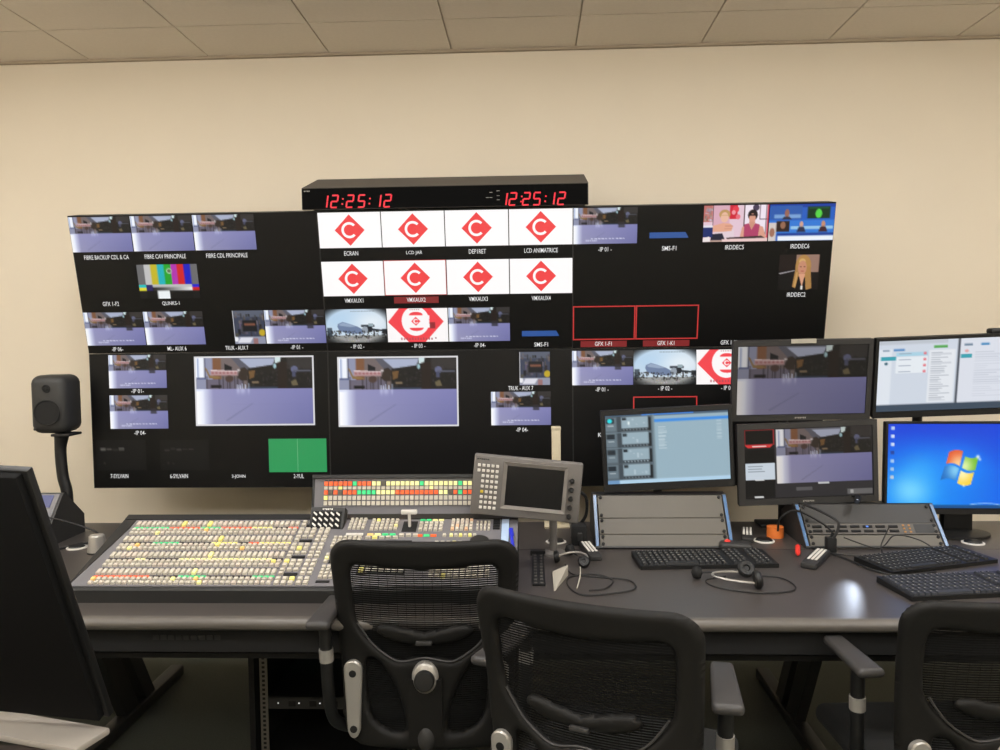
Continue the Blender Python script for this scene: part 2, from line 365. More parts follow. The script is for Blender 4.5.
def news_pic():
    g = Img(72, 40, (38, 92, 190))
    g.rect(0, 0, 1, .1, (24, 60, 160)); g.rect(.02, .05, .5, .42, (44, 90, 170)); g.rect(.08, .28, .48, .38, (120, 160, 210)); g.ell(.27, .25, .035, .11, (150, 100, 84)); g.poly([(.19, .42), (.23, .34), (.31, .34), (.35, .42)], (40, 40, 60))
    g.rect(.58, .08, .92, .4, (14, 50, 24)); g.ell(.75, .27, .05, .12, (86, 210, 70)); g.rect(.6, .1, .9, .14, (20, 80, 40))
    g.rect(0, .44, 1, .8, (50, 120, 210)); g.rect(.34, .6, .98, .68, (150, 196, 230)); g.rect(.12, .46, .32, .74, (44, 28, 24)); g.ell(.22, .57, .04, .1, (150, 104, 80))
    g.ell(.5, .55, .028, .08, (206, 160, 140)); g.poly([(.43, .76), (.46, .62), (.54, .62), (.57, .76)], (40, 44, 70)); g.ell(.83, .55, .03, .09, (196, 140, 110)); g.poly([(.76, .76), (.79, .62), (.87, .62), (.9, .76)], (60, 30, 40))
    g.rect(.0, .5, .12, 1, (210, 200, 196)); g.ell(.06, .76, .04, .12, (160, 110, 90)); g.rect(.14, .78, 1, .84, (30, 60, 140)); g.rect(.15, .86, 1, .99, (238, 242, 248))
    return g.arr()
def portrait_pic():
    g = Img(64, 58, (20, 14, 14)); g.rect(.42, .02, .98, .5, (150, 118, 104)); g.rect(.0, .0, .42, .45, (30, 20, 18)); g.poly([(0, .52), (.38, .44), (.42, .46), (.05, .55)], (150, 146, 150)); g.rect(.0, .56, .3, 1, (14, 12, 12))
    g.poly([(.28, .95), (.36, .7), (.56, .62), (.76, .7), (.9, 1), (.28, 1)], (16, 14, 16)); g.ell(.6, .34, .19, .32, (176, 132, 74)); g.poly([(.42, .35), (.78, .35), (.84, .95), (.70, 1), (.66, .6), (.5, .6), (.44, .95), (.36, .9)], (170, 126, 72)); g.ell(.57, .2, .08, .08, (206, 166, 104)); g.poly([(.44, .5), (.48, .5), (.45, .9), (.40, .9)], (196, 152, 92))
    g.ell(.58, .38, .105, .2, (196, 138, 110)); g.poly([(.5, .55), (.66, .55), (.6, .92)], (214, 156, 126)); g.rect(.57, .88, .62, .98, (230, 226, 220))
    g.rect(.52, .34, .56, .36, (90, 56, 44)); g.rect(.61, .34, .65, .36, (90, 56, 44)); g.rect(.55, .46, .62, .48, (170, 80, 76))
    return g.arr()
def streak_pic(seed):
    g = Img(48, 27, (9, 9, 9)); r = random.Random(seed)
    for k in range(5): g.rect(.1+k*.12, .28+r.uniform(-.02, .05), .2+k*.12, .31+r.uniform(0, .06), (120, 118, 112), r.uniform(.2, .9))
    for k in range(4): g.rect(.05+k*.1, .75+r.uniform(-.06, .06), .09+k*.1, .79, (70, 66, 60), .6)
    return g.arr()
def ui_pic():
    g = Img(128, 72, (150, 176, 190)); r = random.Random(2)
    g.rect(0, 0, 1, .035, (70, 90, 110)); g.rect(.3, 0, .72, .03, (60, 120, 200)); g.rect(.38, .09, 1, .13, (60, 140, 226)); g.rect(.345, .02, .40, .94, (120, 140, 150)); g.rect(.37, .02, .385, .94, (92, 108, 118))
    for k in range(4):
        y = .03+k*.228
        g.rect(0, y, .37, y+.225, (84, 96, 104)); g.rect(.005, y+.01, .09, y+.2, (104, 120, 130)); g.rect(.01, y+.02, .075, y+.09, (34, 44, 52)); g.rect(.1, y, .13, y+.22, (62, 72, 80)); g.rect(.135, y+.005, .35, y+.17, (150, 172, 184)); g.rect(.14, y+.015, .175, y+.055, (40, 48, 54))
        g.rect(.02, y+.12, .07, y+.13, (200, 210, 214)); g.rect(.135, y+.175, .36, y+.205, (40, 48, 54))
        for j in range(8): g.rect(.145+j*.026, y+.182, .16+j*.026, y+.198, (180, 196, 206), .8)
        for j in range(5): g.rect(.19+j*.03, y+.03+r.uniform(0, .1), .205+j*.03, y+.05+r.uniform(0, .1), (190, 206, 214), .6)
        g.rect(.355, y+.02, .372, y+.21, (20, 24, 28))
    g.ell(.04, .085, .02, .03, (40, 220, 230)); g.rect(.185, .1, .2, .15, (230, 240, 240))
    for k in range(16): g.rect(.43, .2+k*.02, .43+r.uniform(.03, .07), .207+k*.02, (210, 222, 226), .8)
    for k in range(14): g.rect(.9, .14+k*.02, .94, .147+k*.02, (210, 222, 226), .6)
    g.rect(0, .94, 1, 1, (176, 208, 230)); g.rect(0, .94, .1, 1, (110, 150, 190))
    return g.arr()
def multi_pic(fd):
    g = Img(128, 80, (44, 42, 44), ss=1)
    g.rect(.0, .0, .235, 1, (26, 24, 24)); g.rect(0, 0, .235, .23, (150, 40, 44)); g.rect(.01, .015, .225, .215, (8, 7, 7)); g.poly([(0, .22), (.05, .23), (.19, .23), (.23, .22), (.2, .265), (.03, .265)], (206, 50, 50)); g.rect(.06, .235, .17, .255, (230, 220, 220)); g.rect(0, .29, .235, .48, (10, 9, 9))
    g.rect(.0, .49, .235, .72, (196, 206, 216)); r = random.Random(4)
    for k in range(5): g.rect(.02, .53+k*.035, .02+r.uniform(.1, .19), .537+k*.035, (130, 140, 150))
    g.rect(0, .73, .235, .97, (18, 17, 17)); g.rect(.08, .725, .15, .74, (210, 210, 210)); g.rect(.07, .965, .14, .985, (200, 200, 200))
    a = g.a
    H, W = fd.shape[:2]; x0, x1, y0, y1 = 32, 127, 1, 63
    yi = (np.arange(y1-y0)*H/(y1-y0)).astype(int); xi = (np.arange(x1-x0)*W/(x1-x0)).astype(int)
    a[y0:y1, x0:x1] = fd[yi][:, xi]
    g.a = a; g.rect(.57, .79, .66, .81, (190, 190, 190)); g.rect(.4, .85, .52, .9, (84, 82, 84)); g.rect(.80, .9, .99, .97, (96, 94, 94)); g.rect(.82, .91, .84, .96, (160, 158, 156))
    return g.a
def docs_pic():
    g = Img(128, 72, (206, 214, 226)); r = random.Random(8)
    g.rect(0, 0, .5, .06, (190, 196, 206)); g.rect(.0, .12, .1, .9, (222, 228, 236)); g.rect(.02, .22, .13, .28, (60, 160, 176)); g.ell(.06, .32, .012, .02, (40, 90, 110)); g.rect(.11, .12, .19, .15, (70, 130, 190)); g.rect(.03, .13, .08, .15, (120, 140, 160)); g.rect(.4, .09, .5, .125, (86, 166, 84))
    g.rect(.13, .17, .36, .22, (168, 208, 226)); g.rect(.13, .23, .36, .46, (228, 234, 240))
    for k in range(4): g.ell(.34, .19+k*.083, .012, .02, (222, 120, 130)); g.rect(.15, .185+k*.083, .24, .195+k*.083, (140, 150, 170))
    g.rect(.37, .15, .56, .88, (226, 230, 236))
    for k in range(28): g.rect(.385, .18+k*.025, .385+r.uniform(.06, .15), .188+k*.025, (150, 156, 168), .8)
    g.rect(.575, 0, .59, .92, (60, 66, 76))
    g.rect(.59, 0, 1, .92, (218, 222, 232)); g.rect(.62, .08, .68, .11, (120, 140, 160)); g.rect(.74, .08, .8, .11, (70, 140, 190)); g.ell(.64, .18, .014, .02, (222, 160, 160)); g.rect(.6, .22, .68, .28, (60, 160, 176))
    for k in range(20): g.rect(.7, .2+k*.032, .72+r.uniform(.05, .25), .207+k*.032, (176, 182, 196), .7)
    g.rect(0, .90, 1, 1, (62, 76, 92))
    return g.arr()
def desktop_pic():
    g = Img(150, 84, (10, 96, 232))
    g.mask(np.clip((.55-g.y)/.55, 0, 1), (22, 62, 214), .9); g.mask(np.clip((g.x-.55)/.45, 0, 1)*np.clip(1-g.y, 0, 1), (16, 70, 214), .5)
    d = np.hypot((g.x-.20)*1.1, (g.y-.92)*.9); g.mask(np.clip(1-d/.75, 0, 1), (24, 150, 250)); g.soft(.17, .78, .14, .2, (140, 226, 255), .85); g.soft(.24, .55, .14, .22, (70, 190, 255), .5); g.soft(.5, .52, .2, .26, (30, 150, 255), .6)
    def pane(P, c, hi, hx, hy):
        n = 8; out = []
        (x0, y0), (x1, y1), (x2, y2), (x3, y3), bend = P
        for i in range(n+1): t = i/n; out.append((x0+(x1-x0)*t, y0+(y1-y0)*t+bend*math.sin(PI*t)))
        for i in range(n+1): t = i/n; out.append((x2+(x3-x2)*t, y2+(y3-y2)*t+bend*math.sin(PI*t)))
        before = g.a.copy(); g.poly(out, c); m_ = (np.abs(g.a-before).sum(2) > 0).astype(float); g.mask(m_*np.exp(-(((g.x-hx)/.06)**2+((g.y-hy)/.11)**2)), hi, .85)
    pane([(.425, .335), (.52, .325), (.50, .50), (.405, .475), -.022], (226, 84, 44), (255, 220, 160), .49, .47)
    pane([(.535, .385), (.628, .385), (.608, .545), (.515, .52), .02], (108, 184, 40), (240, 250, 190), .53, .50)
    pane([(.397, .50), (.497, .525), (.472, .67), (.368, .665), -.022], (22, 104, 196), (150, 220, 250), .47, .55)
    pane([(.507, .55), (.600, .570), (.578, .715), (.485, .70), .022], (250, 206, 50), (255, 250, 200), .52, .58)
    g.soft(.623, .39, .012, .022, (255, 255, 255), .95); g.soft(.637, .42, .008, .016, (255, 255, 255), .8); g.soft(.53, .73, .008, .014, (255, 250, 230), .8)
    for k, c in enumerate([(214, 226, 240), (236, 240, 244), (232, 238, 244), (40, 60, 140), (190, 214, 236), (186, 206, 226), (216, 214, 210)]): g.rect(.022, .035+k*.096, .046, .075+k*.096, c, .85)
    for i in range(30): t = i/29; g.ell(.58+t*.2, .95-.028*math.sin(t*PI*.55)+.03*t*t, .006, .006, (210, 232, 250), .6)
    g.rect(0, .955, 1, 1, (20, 80, 140)); g.rect(.015, .96, .05, .99, (190, 226, 240)); g.rect(.07, .965, .17, .985, (120, 170, 210))
    return g.arr()

A_FEED = feed(112, 64)
P_FEED = pic_mesh(A_FEED); P_FEEDS = pic_mesh(feed(64, 36)); P_FEEDT = pic_mesh(feed(64, 36, box=True, txt=True))
P_PLANE = pic_mesh(plane_pic()); P_EYE = pic_mesh(eye_pic()); P_BARS = pic_mesh(bars_pic()); P_TRUCK = pic_mesh(truck_pic())
P_TALK = pic_mesh(talk_pic()); P_NEWS = pic_mesh(news_pic()); P_PORT = pic_mesh(portrait_pic())

# ------------------------------------------------------------------ room
XL, XR, YF, HC = -3.4, 3.9, -6.2, 2.9067
def struct(name, mb, m): return tag(mb.build(name, m), kind='structure')
o = struct('floor', MB().box((XL, YF, -0.1), (XR, 0, 0)), M_FLOOR); tag(o, 'dark grey carpet floor under the desk', None)
o = struct('wall_back', MB().box((XL-.1, 0, -0.1), (XR+.1, 0.12, HC+.12)), M_WALL); tag(o, 'plain cream painted wall behind the video wall')
o = struct('wall_left', MB().box((XL-.12, YF, -0.1), (XL, 0, HC+.12)), M_WALL)
o = struct('wall_right', MB().box((XR, YF, -0.1), (XR+.12, 0, HC+.12)), M_WALL)
o = struct('wall_front', MB().box((XL, YF-.12, -0.1), (XR, YF, HC+.12)), M_WALL)
ceil = struct('ceiling', MB().box((XL, YF, HC+.012), (XR, 0, HC+.12)), M_GRID); tag(ceil, 'suspended ceiling of beige square tiles')
X0T = -1.9187; ys = [0.0, -0.386]
while ys[-1] > YF: ys.append(ys[-1]-0.6)
xs = [X0T+0.6*k for k in range(-3, 11)]
LAMPS = {(kx, ky) for kx in (1, 4, 7, 10) for ky in (3, 6, 8)}
g = 0.0035
tmesh = {}
for ix in range(len(xs)-1):
    for iy in range(len(ys)-1):
        x0, x1 = max(xs[ix], XL)+g, min(xs[ix+1], XR)-g; y1, y0 = ys[iy]-g, max(ys[iy+1], YF)+g
        if x1-x0 < 0.03 or y1-y0 < 0.03: continue
        if (ix, iy) in LAMPS:
            t = thing('ceiling_light', 'square ceiling light with a glowing white diffuser above the control room', 'ceiling light', ((x0+x1)/2, (y0+y1)/2, HC), group='recessed ceiling light panels')
            a = (x1-x0)/2
            fr = MB()
            for s_ in (-1, 1): fr.box((s_*a-(.02 if s_ > 0 else 0), -a, -.008), (s_*a+(0 if s_ > 0 else .02), a, .012)); fr.box((-a+.02, s_*a-(.02 if s_ > 0 else 0), -.008), (a-.02, s_*a+(0 if s_ > 0 else .02), .012))
            fr.build('frame', M_WHITE, t)
            MB().box((-a+.025, -a+.025, -.07), (a-.025, a-.025, .011)).build('diffuser', M_LAMP, t)
            continue
        key = (round(x1-x0, 3), round(y1-y0, 3))
        if key not in tmesh:
            a, b = (x1-x0)/2, (y1-y0)/2
            tmesh[key] = MB().box((-a, -b, 0), (a, b, .0119)).add([(-a, -b, 0), (a, -b, 0), (a, b, 0), (-a, b, 0)], []).mesh('ceiling_tile', M_CEIL, 0)
        obj('ceiling_tile', tmesh[key], ceil, ((x0+x1)/2, (y0+y1)/2, HC))
struct('trim_1', MB().box((XL, -0.022, HC-.012), (XR, -0.0005, HC-.0005)), mat('ceiling_trim', (168, 154, 134), .7))
struct('baseboard_back', MB().box((XL, -0.018, 0.0005), (XR, -0.0005, .09)), mat('skirting', (70, 66, 58), .6))

# ------------------------------------------------------------------ video wall
PW, PH, PXP, PPY, PZ, TILT = 1.08, 0.608, -1.7261, -0.4504, 0.8501, math.asin(0.1247/0.608)
PLAB = [['bottom left black video wall panel with the green picture', 'bottom middle black video wall panel behind the button console', 'bottom right black video wall panel half hidden by monitors'],
        ['top left black video wall panel with colour bars', 'top middle black video wall panel with red diamond logos', 'top right black video wall panel with news pictures']]
panels = {}
PT = 0.085
pm_body = MB().box((-PW/2+.0012, 0, .0012), (PW/2-.0012, PT, PH-.0012)).mesh('housing', M_BLACK, 0)
pm_scr = MB().box((-PW/2+.003, -.0012, .003), (PW/2-.003, 0.0, PH-.003)).mesh('screen', M_SCRB, 0)
pm_bz = MB()
for s_ in (-1, 1): pm_bz.box((s_*(PW/2-.0012)-.0009, -.0018, .0012), (s_*(PW/2-.0012)+.0009, .002, PH-.0012))
pm_bz.box((-PW/2+.002, -.0018, PH-.003), (PW/2-.002, .002, PH-.0012)).box((-PW/2+.002, -.0018, .0012), (PW/2-.002, .002, .003))
pm_bz = pm_bz.mesh('bezel', M_CHAR, 0)
for row in (0, 1):
    for k in (0, 1, 2):
        loc = Vector((PXP+PW*(k+.5), PPY, PZ+PH*row)); rx = TILT if row else 0
        t = thing('video_wall_panel', PLAB[row][k], 'display', loc, (rx, 0, 0), 'video wall panels')
        obj('housing', pm_body, t); obj('screen', pm_scr, t); obj('bezel', pm_bz, t)
        br = MB()
        Mi = (Matrix.Translation(loc) @ Matrix.Rotation(rx, 4, 'X')).inverted()
        for sx in (-.3, .3):
            za = loc.z+.28; yy = PPY+PT-(.06 if row else 0)
            br.box((loc.x+sx-.03, yy-.02, za-.05), (loc.x+sx+.03, -0.002, za+.05), Mi)
        br.build('wall_bracket', M_CHAR, t)
        panels[(row, k)] = (t, loc, rx)
def plocal(row, k, px, py):
    t, loc, rx = panels[(row, k)]
    R = Matrix.Rotation(rx, 3, 'X'); n = R @ Vector((0, -1, 0))
    p = R.inverted() @ (onplane(px, py, loc, n)-loc); return p.x, p.z
def frac(c, r): # the multiviewer grid: 4 columns, 3 rows
    x0 = -PW/2+c*PW/4; zt = PH*(1-(.012, .352, .692)[r]); return x0+.002, zt-PH*.245, x0+PW/4-.002, zt
CAPZ = lambda r: PH*(1-(.297, .632, .968)[r])
def pip(row, k, c, r, me): return place_pic(panels[(row, k)][0], me, *frac(c, r))
def pippx(row, k, x0, y0, x1, y1, me):
    a = plocal(row, k, x0, y0); b = plocal(row, k, x1, y1); return place_pic(panels[(row, k)][0], me, a[0], b[1], b[0], a[1])
def cap(row, k, c, r, s, wpx, dx=0, m=None):
    x0, _, x1, _ = frac(c, r); return caption(panels[(row, k)][0], s, (x0+x1)/2+dx*PW, CAPZ(r), wpx/233., .0188, m=m)
def cappx(row, k, px, py, s, wpx):
    x, z = plocal(row, k, px, py); return caption(panels[(row, k)][0], s, x, z, wpx/228., .0188)
def outline(parent, x0, z0, x1, z1, wd, m, y=-.0045, name='picture_border'):
    b = MB(); h = .0006
    b.box((x0, y-h, z0), (x0+wd, y, z1)).box((x1-wd, y-h, z0), (x1, y, z1)).box((x0+wd, y-h, z1-wd), (x1-wd, y, z1)).box((x0+wd, y-h, z0), (x1-wd, y, z0+wd))
    return b.build(name, m, parent, 0)
def plate(parent, pts, m, y=-.0035, th=.0006, name='colour_bar'): return MB().prism(pts, y-th, y, 'y').build(name, m, parent, 0)
# upper left
for c in (0, 1, 2): pip(1, 0, c, 0, P_FEEDS)
cap(1, 0, 0, 0, 'FIBRE BACKUP CDL & CA', 46, .01); cap(1, 0, 1, 0, 'FIBRE CAV PRINCIPALE', 42); cap(1, 0, 2, 0, 'FIBRE CDL PRINCIPALE', 42)
pip(1, 0, 1, 1, P_BARS); cap(1, 0, 0, 1, 'GFX 1-F2', 17); cap(1, 0, 1, 1, 'QLINKS-1', 18)
pip(1, 0, 0, 2, P_FEEDT); pip(1, 0, 1, 2, P_FEEDS); pip(1, 0, 3, 2, P_FEEDT)
x0, z0, x1, z1 = frac(2, 2); place_pic(panels[(1, 0)][0], P_TRUCK, (x0+x1)/2-.004, z0, x1, z1)
cap(1, 0, 0, 2, '-IP 06-', 12); cap(1, 0, 1, 2, 'ML- AUX 6', 20); cap(1, 0, 2, 2, 'TRUK - AUX 7', 24); cap(1, 0, 3, 2, '-IP 01 -', 13)
# upper middle: white tiles with a red diamond and a white C
uc = panels[(1, 1)][0]
def arc(cx, cz, ro, ri, a0, a1, n=20):
    P = [(cx+ro*math.cos(a0+(a1-a0)*i/n), cz+ro*math.sin(a0+(a1-a0)*i/n)) for i in range(n+1)]
    Q = [(cx+ri*math.cos(a0+(a1-a0)*i/n), cz+ri*math.sin(a0+(a1-a0)*i/n)) for i in range(n+1)]
    v = [(p[0], 0, p[1]) for p in P]+[(q[0], 0, q[1]) for q in Q]
    return v, [(i, i+1, n+2+i, n+1+i) for i in range(n)]
for r in (0, 1):
    for c in range(4):
        x0, z0, x1, z1 = frac(c, r); cx, cz = (x0+x1)/2, (z0+z1)/2
        t = plate(uc, [(x0, z0), (x1, z0), (x1, z1), (x0, z1)], M_PICW, -.002, .001, 'picture')
        hw, hh = .064, .0655
        plate(t, [(cx-hw, cz), (cx, cz-hh), (cx+hw, cz), (cx, cz+hh)], M_PICR, -.003, .0008, 'logo_diamond')
        v, f = arc(cx-.001, cz, .034, .0235, math.radians(42), math.radians(318))
        MB().add([(p[0], -.0048, p[2]) for p in v], f).build('logo_letter', M_PICW, t, 0)
for c, (s_, wd) in enumerate([('ECRAN', 14), ('LCD JAR', 16), ('DEP1RET', 17), ('LCD ANIMATRICE', 33)]): cap(1, 1, c, 0, s_, wd)
for c in range(4): cap(1, 1, c, 1, 'VMXAUX%d' % (c+1), 19)
x0, z0, x1, z1 = frac(1, 1); outline(uc, x0-.001, z0, x1+.001, z1+.002, .0022, M_OUTR)
cx = (x0+x1)/2; plate(uc, [(cx-.097, CAPZ(1)-.014), (cx+.097, CAPZ(1)-.014), (cx+.097, CAPZ(1)+.014), (cx-.097, CAPZ(1)+.014)], M_BARR, -.0022, .0006, 'caption_bar')
pip(1, 1, 0, 2, P_PLANE); pip(1, 1, 1, 2, P_EYE); pip(1, 1, 2, 2, P_FEEDT)
def bluebar(row, k, c, r):
    x0, z0, x1, z1 = frac(c, r); h = z1-z0; wd = x1-x0
    plate(panels[(row, k)][0], [(x0+.18*wd, z0+.13*h), (x0+.79*wd, z0+.13*h), (x0+.74*wd, z0+.29*h), (x0+.18*wd, z0+.29*h)], M_BARB)
bluebar(1, 1, 3, 2)
cap(1, 1, 0, 2, '- IP 02 -', 14); cap(1, 1, 1, 2, '- IP 03 -', 14); cap(1, 1, 2, 2, '-IP 04-', 12); cap(1, 1, 3, 2, 'SMS-F1', 14)
# upper right
ur = panels[(1, 2)][0]
pip(1, 2, 0, 0, P_FEEDT); bluebar(1, 2, 1, 0); pip(1, 2, 2, 0, P_TALK); pip(1, 2, 3, 0, P_NEWS)
cap(1, 2, 0, 0, '-IP 01 -', 13); cap(1, 2, 1, 0, 'SMS-F1', 14); cap(1, 2, 2, 0, 'IRDDEC5', 18); cap(1, 2, 3, 0, 'IRDDEC6', 18); cap(1, 2, 3, 1, 'IRDDEC2', 18)
x0, z0, x1, z1 = frac(3, 1); wd = x1-x0; place_pic(ur, P_PORT, x0+.2*wd, z0, x0+.83*wd, z1)
for c, s_ in ((0, 'GFX 1-F1'), (1, 'GFX 1-K1'), (2, 'GFX 1-F2')):
    x0, z0, x1, z1 = frac(c, 2); cx = (x0+x1)/2
    if c < 2:
        outline(ur, x0-.001, z0, x1+.001, z1, .005, M_OUTR)
        plate(ur, [(cx-.1, CAPZ(2)-.0135), (cx+.1, CAPZ(2)-.0135), (cx+.1, CAPZ(2)+.0135), (cx-.1, CAPZ(2)+.0135)], M_BARR, -.0022, .0006, 'caption_bar')
    cap(1, 2, c, 2, s_, 17)
# lower left
ll = panels[(0, 0)][0]
pippx(0, 0, 108.5, 355.2, 167.2, 387.8, P_FEEDT); pippx(0, 0, 109.8, 395.4, 168.8, 428.4, P_FEEDT)
def bigpic(row, k, a, b):
    p = plocal(row, k, *a); q = plocal(row, k, *b); t = panels[(row, k)][0]
    place_pic(t, P_FEED, p[0]+.005, q[1]+.005, q[0]-.005, p[1]-.005); outline(t, p[0], q[1], q[0], p[1], .007, M_BORDER)
bigpic(0, 0, (194.3, 356.6), (315.4, 425)); bigpic(0, 1, (337.4, 357), (459, 426))
p = plocal(0, 0, 268.6, 438.8); q = plocal(0, 0, 327.2, 471.8)
gp = plate(ll, [(p[0], q[1]), (q[0], q[1]), (q[0], p[1]), (p[0], p[1])], M_GREEN, -.002, .001, 'picture')
plate(gp, [((p[0]+q[0])/2-.001, q[1]), ((p[0]+q[0])/2+.001, q[1]), ((p[0]+q[0])/2+.001, p[1]), ((p[0]+q[0])/2-.001, p[1])], M_GREEN2, -.003, .0005, 'centre_line')
pippx(0, 0, 96, 440, 147, 470, pic_mesh(streak_pic(1))); pippx(0, 0, 160, 440, 210, 470, pic_mesh(streak_pic(6)))
cappx(0, 0, 138, 391.2, '-IP 01-', 13); cappx(0, 0, 140.5, 433, '-IP 04-', 12)
for x, s_, wd in ((120, '7-SYLVAIN', 18.5), (179.5, '6-SYLVAIN', 18.5), (239, '3-JOHN', 14), (299, '2-YUL', 10.5)): cappx(0, 0, x, 476.2, s_, wd)
# lower middle
pippx(0, 1, 519.4, 352, 550, 384.8, P_TRUCK); pippx(0, 1, 491, 391.8, 551, 424.8, P_FEEDT)
cappx(0, 1, 520.7, 388.3, 'TRUK - AUX 7', 25); cappx(0, 1, 522, 429.8, '-IP 04-', 12)
# lower right
lr = panels[(0, 2)][0]
pippx(0, 2, 572, 351, 633, 384.7, P_FEEDT); pippx(0, 2, 633.4, 350, 696, 384.2, P_PLANE); pippx(0, 2, 696.3, 349.8, 760, 383.8, P_EYE)
cappx(0, 2, 602, 389.6, '-IP 01 -', 13); cappx(0, 2, 665, 388.5, '- IP 02 -', 14); cappx(0, 2, 728, 388, '- IP 03 -', 14); cappx(0, 2, 601, 435, 'K2', 6)
p = plocal(0, 2, 633, 396.5); q = plocal(0, 2, 697, 430); outline(lr, p[0], q[1], q[0], p[1], .005, M_OUTR)

# ------------------------------------------------------------------ clock
CX0, CX1, CYF, CYR = -0.702, 0.496, -0.60, -0.34
ck = thing('digital_clock', 'long black digital wall clock box with red numbers above the screens', 'clock', ((CX0+CX1)/2, CYF, 2.056))
hx = (CX1-CX0)/2
MB().prism([(0, 0), (0, .086), (.003, .090), (CYR-CYF, .176), (CYR-CYF, .026), (.12, .026), (.025, .002)], -hx, hx, 'x').build('housing', mat('clock_grey', (74, 69, 63), .6), ck, 20)
MB().box((-hx+.003, -.004, .001), (hx-.003, .0, .086)).build('front_panel', M_MATTE, ck, 0)
for x_ in (-.35, .35): MB().box((x_-.05, CYR-CYF, .05), (x_+.05, -CYF-.002, .12)).build('wall_bracket', M_CHAR, ck, 0)
SEG = {'1': 'bc', '2': 'abged', '5': 'afgcd'}
def digit(parent, ch, x, z, h):
    wdt = h*.52; th = h*.125; sl = .14; b = MB()
    def bar(x0, z0, x1, z1, vert):
        g_ = th*.12
        if vert: pts = [(x0-th/2, z0+g_), (x0+th/2, z0+g_), (x1+th/2, z1-g_), (x1-th/2, z1-g_)]
        else: pts = [(x0+g_, z0-th/2), (x1-g_, z0-th/2), (x1-g_, z0+th/2), (x0+g_, z0+th/2)]
        b.prism([(x+px+(pz)*sl, z+pz) for px, pz in pts], -.0052, -.0042, 'y')
    for s_ in SEG[ch]:
        dict(a=lambda: bar(0, h, wdt, h, 0), g=lambda: bar(0, h/2, wdt, h/2, 0), d=lambda: bar(0, 0, wdt, 0, 0), f=lambda: bar(0, h/2, 0, h, 1), b=lambda: bar(wdt, h/2, wdt, h, 1), e=lambda: bar(0, 0, 0, h/2, 1), c=lambda: bar(wdt, 0, wdt, h/2, 1))[s_]()
    b.build('digit', M_LEDR, parent, 0)
for pxs, py in (((325.5, 331, 341, 346.5, 358, 368, 378.5, 384), 207.8), ((504.5, 509, 519.5, 522.5, 533, 543.5, 552, 557.5), 205.4)):
    h = .050
    for px, ch in zip(pxs, '12:25:12'):
        p = aty(px, py-(px-pxs[0])*.013, CYF)-ck.location; x, zz = p.x, p.z
        if ch == ':':
            c_ = MB()
            for q_ in (.28, .70): c_.box((x+.002+h*q_*.14, -.0052, zz+h*q_-.003), (x+.008+h*q_*.14, -.0042, zz+h*q_+.003))
            c_.build('colon', M_LEDR, ck, 0)
        else: digit(ck, ch, x-(.020 if ch == '1' else 0), zz, h)
illegible(ck, -.575, .075, .026, .005, M_TXTG, -.0042, 4)
for dx, dz in ((.19, .055), (.22, .061), (.19, .034), (.22, .041), (.22, .024), (.175, .034)): MB().box((dx, -.0050, dz), (dx+.012, -.0042, dz+.002)).build('printed_mark', M_TXTG, ck, 0)

# ------------------------------------------------------------------ desk
DZ = 0.75; DY0, DY1, DX0, DX1 = -1.80, -0.69, -2.05, 2.45
dk = thing('control_desk', 'long dark grey control room desk with rounded pale front edge', 'desk', ((DX0+DX1)/2, -1.25, 0))
off = -Vector(dk.location)
def D(mb, name, m, smooth=35):
    mb.v = [tuple(Vector(p)+off) for p in mb.v]; return mb.build(name, m, dk, smooth)
D(MB().box((DX0, DY0+.03, DZ-.035), (DX1, -1.1035, DZ)), 'worktop', M_DESK, 0)
D(MB().box((DX0, -1.0995, DZ-.035), (DX1, DY1, DZ)), 'rear_deck', M_DESK, 0)
pr = [(DY0+.03, DZ)]+[(DY0+.018-.018*math.sin(a), DZ-.0175+.0175*math.cos(a)) for a in [PI*i/8 for i in range(9)]]+[(DY0+.03, DZ-.035)]
D(MB().prism(pr, DX0, DX1, 'x'), 'front_edge', M_EDGE, 50)
D(MB().box((DX0+.04, -1.752, .64), (DX1-.04, -1.735, DZ-.0355)), 'fascia', M_BLACKM, 0)
D(MB().box((DX0+.04, -1.70, .60), (DX1-.04, -.75, .615)).box((DX0+.04, -.75, .60), (DX1-.04, -.735, DZ-.036)), 'cable_tray', M_BLACKM, 0)
for i in range(9):
    for x in (-.82, .25): D(MB().box((x+.022*i, -1.7545, .675), (x+.022*i+.016, -1.7515, .688)), 'vent_slot', M_CHAR, 0)
for X in (-1.36, 1.255):
    D(MB().rbox((X-.03, -1.55, .0), (X+.03, -.47, .05), .01), 'foot_runner', M_CHAR)
    for y0, y1, wd in ((-1.25, -.955, .10), (-1.10, -.80, .075)):
        D(MB().prism([(y1, .05), (y1+wd, .05), (y0+wd, .6), (y0, .6)], X-.02, X+.02, 'x'), 'leg', M_CHAR, 0)
for X in (2.3, -1.95): D(MB().box((X-.03, -1.6, 0), (X+.03, -.8, .6)), 'leg', M_CHAR, 0)
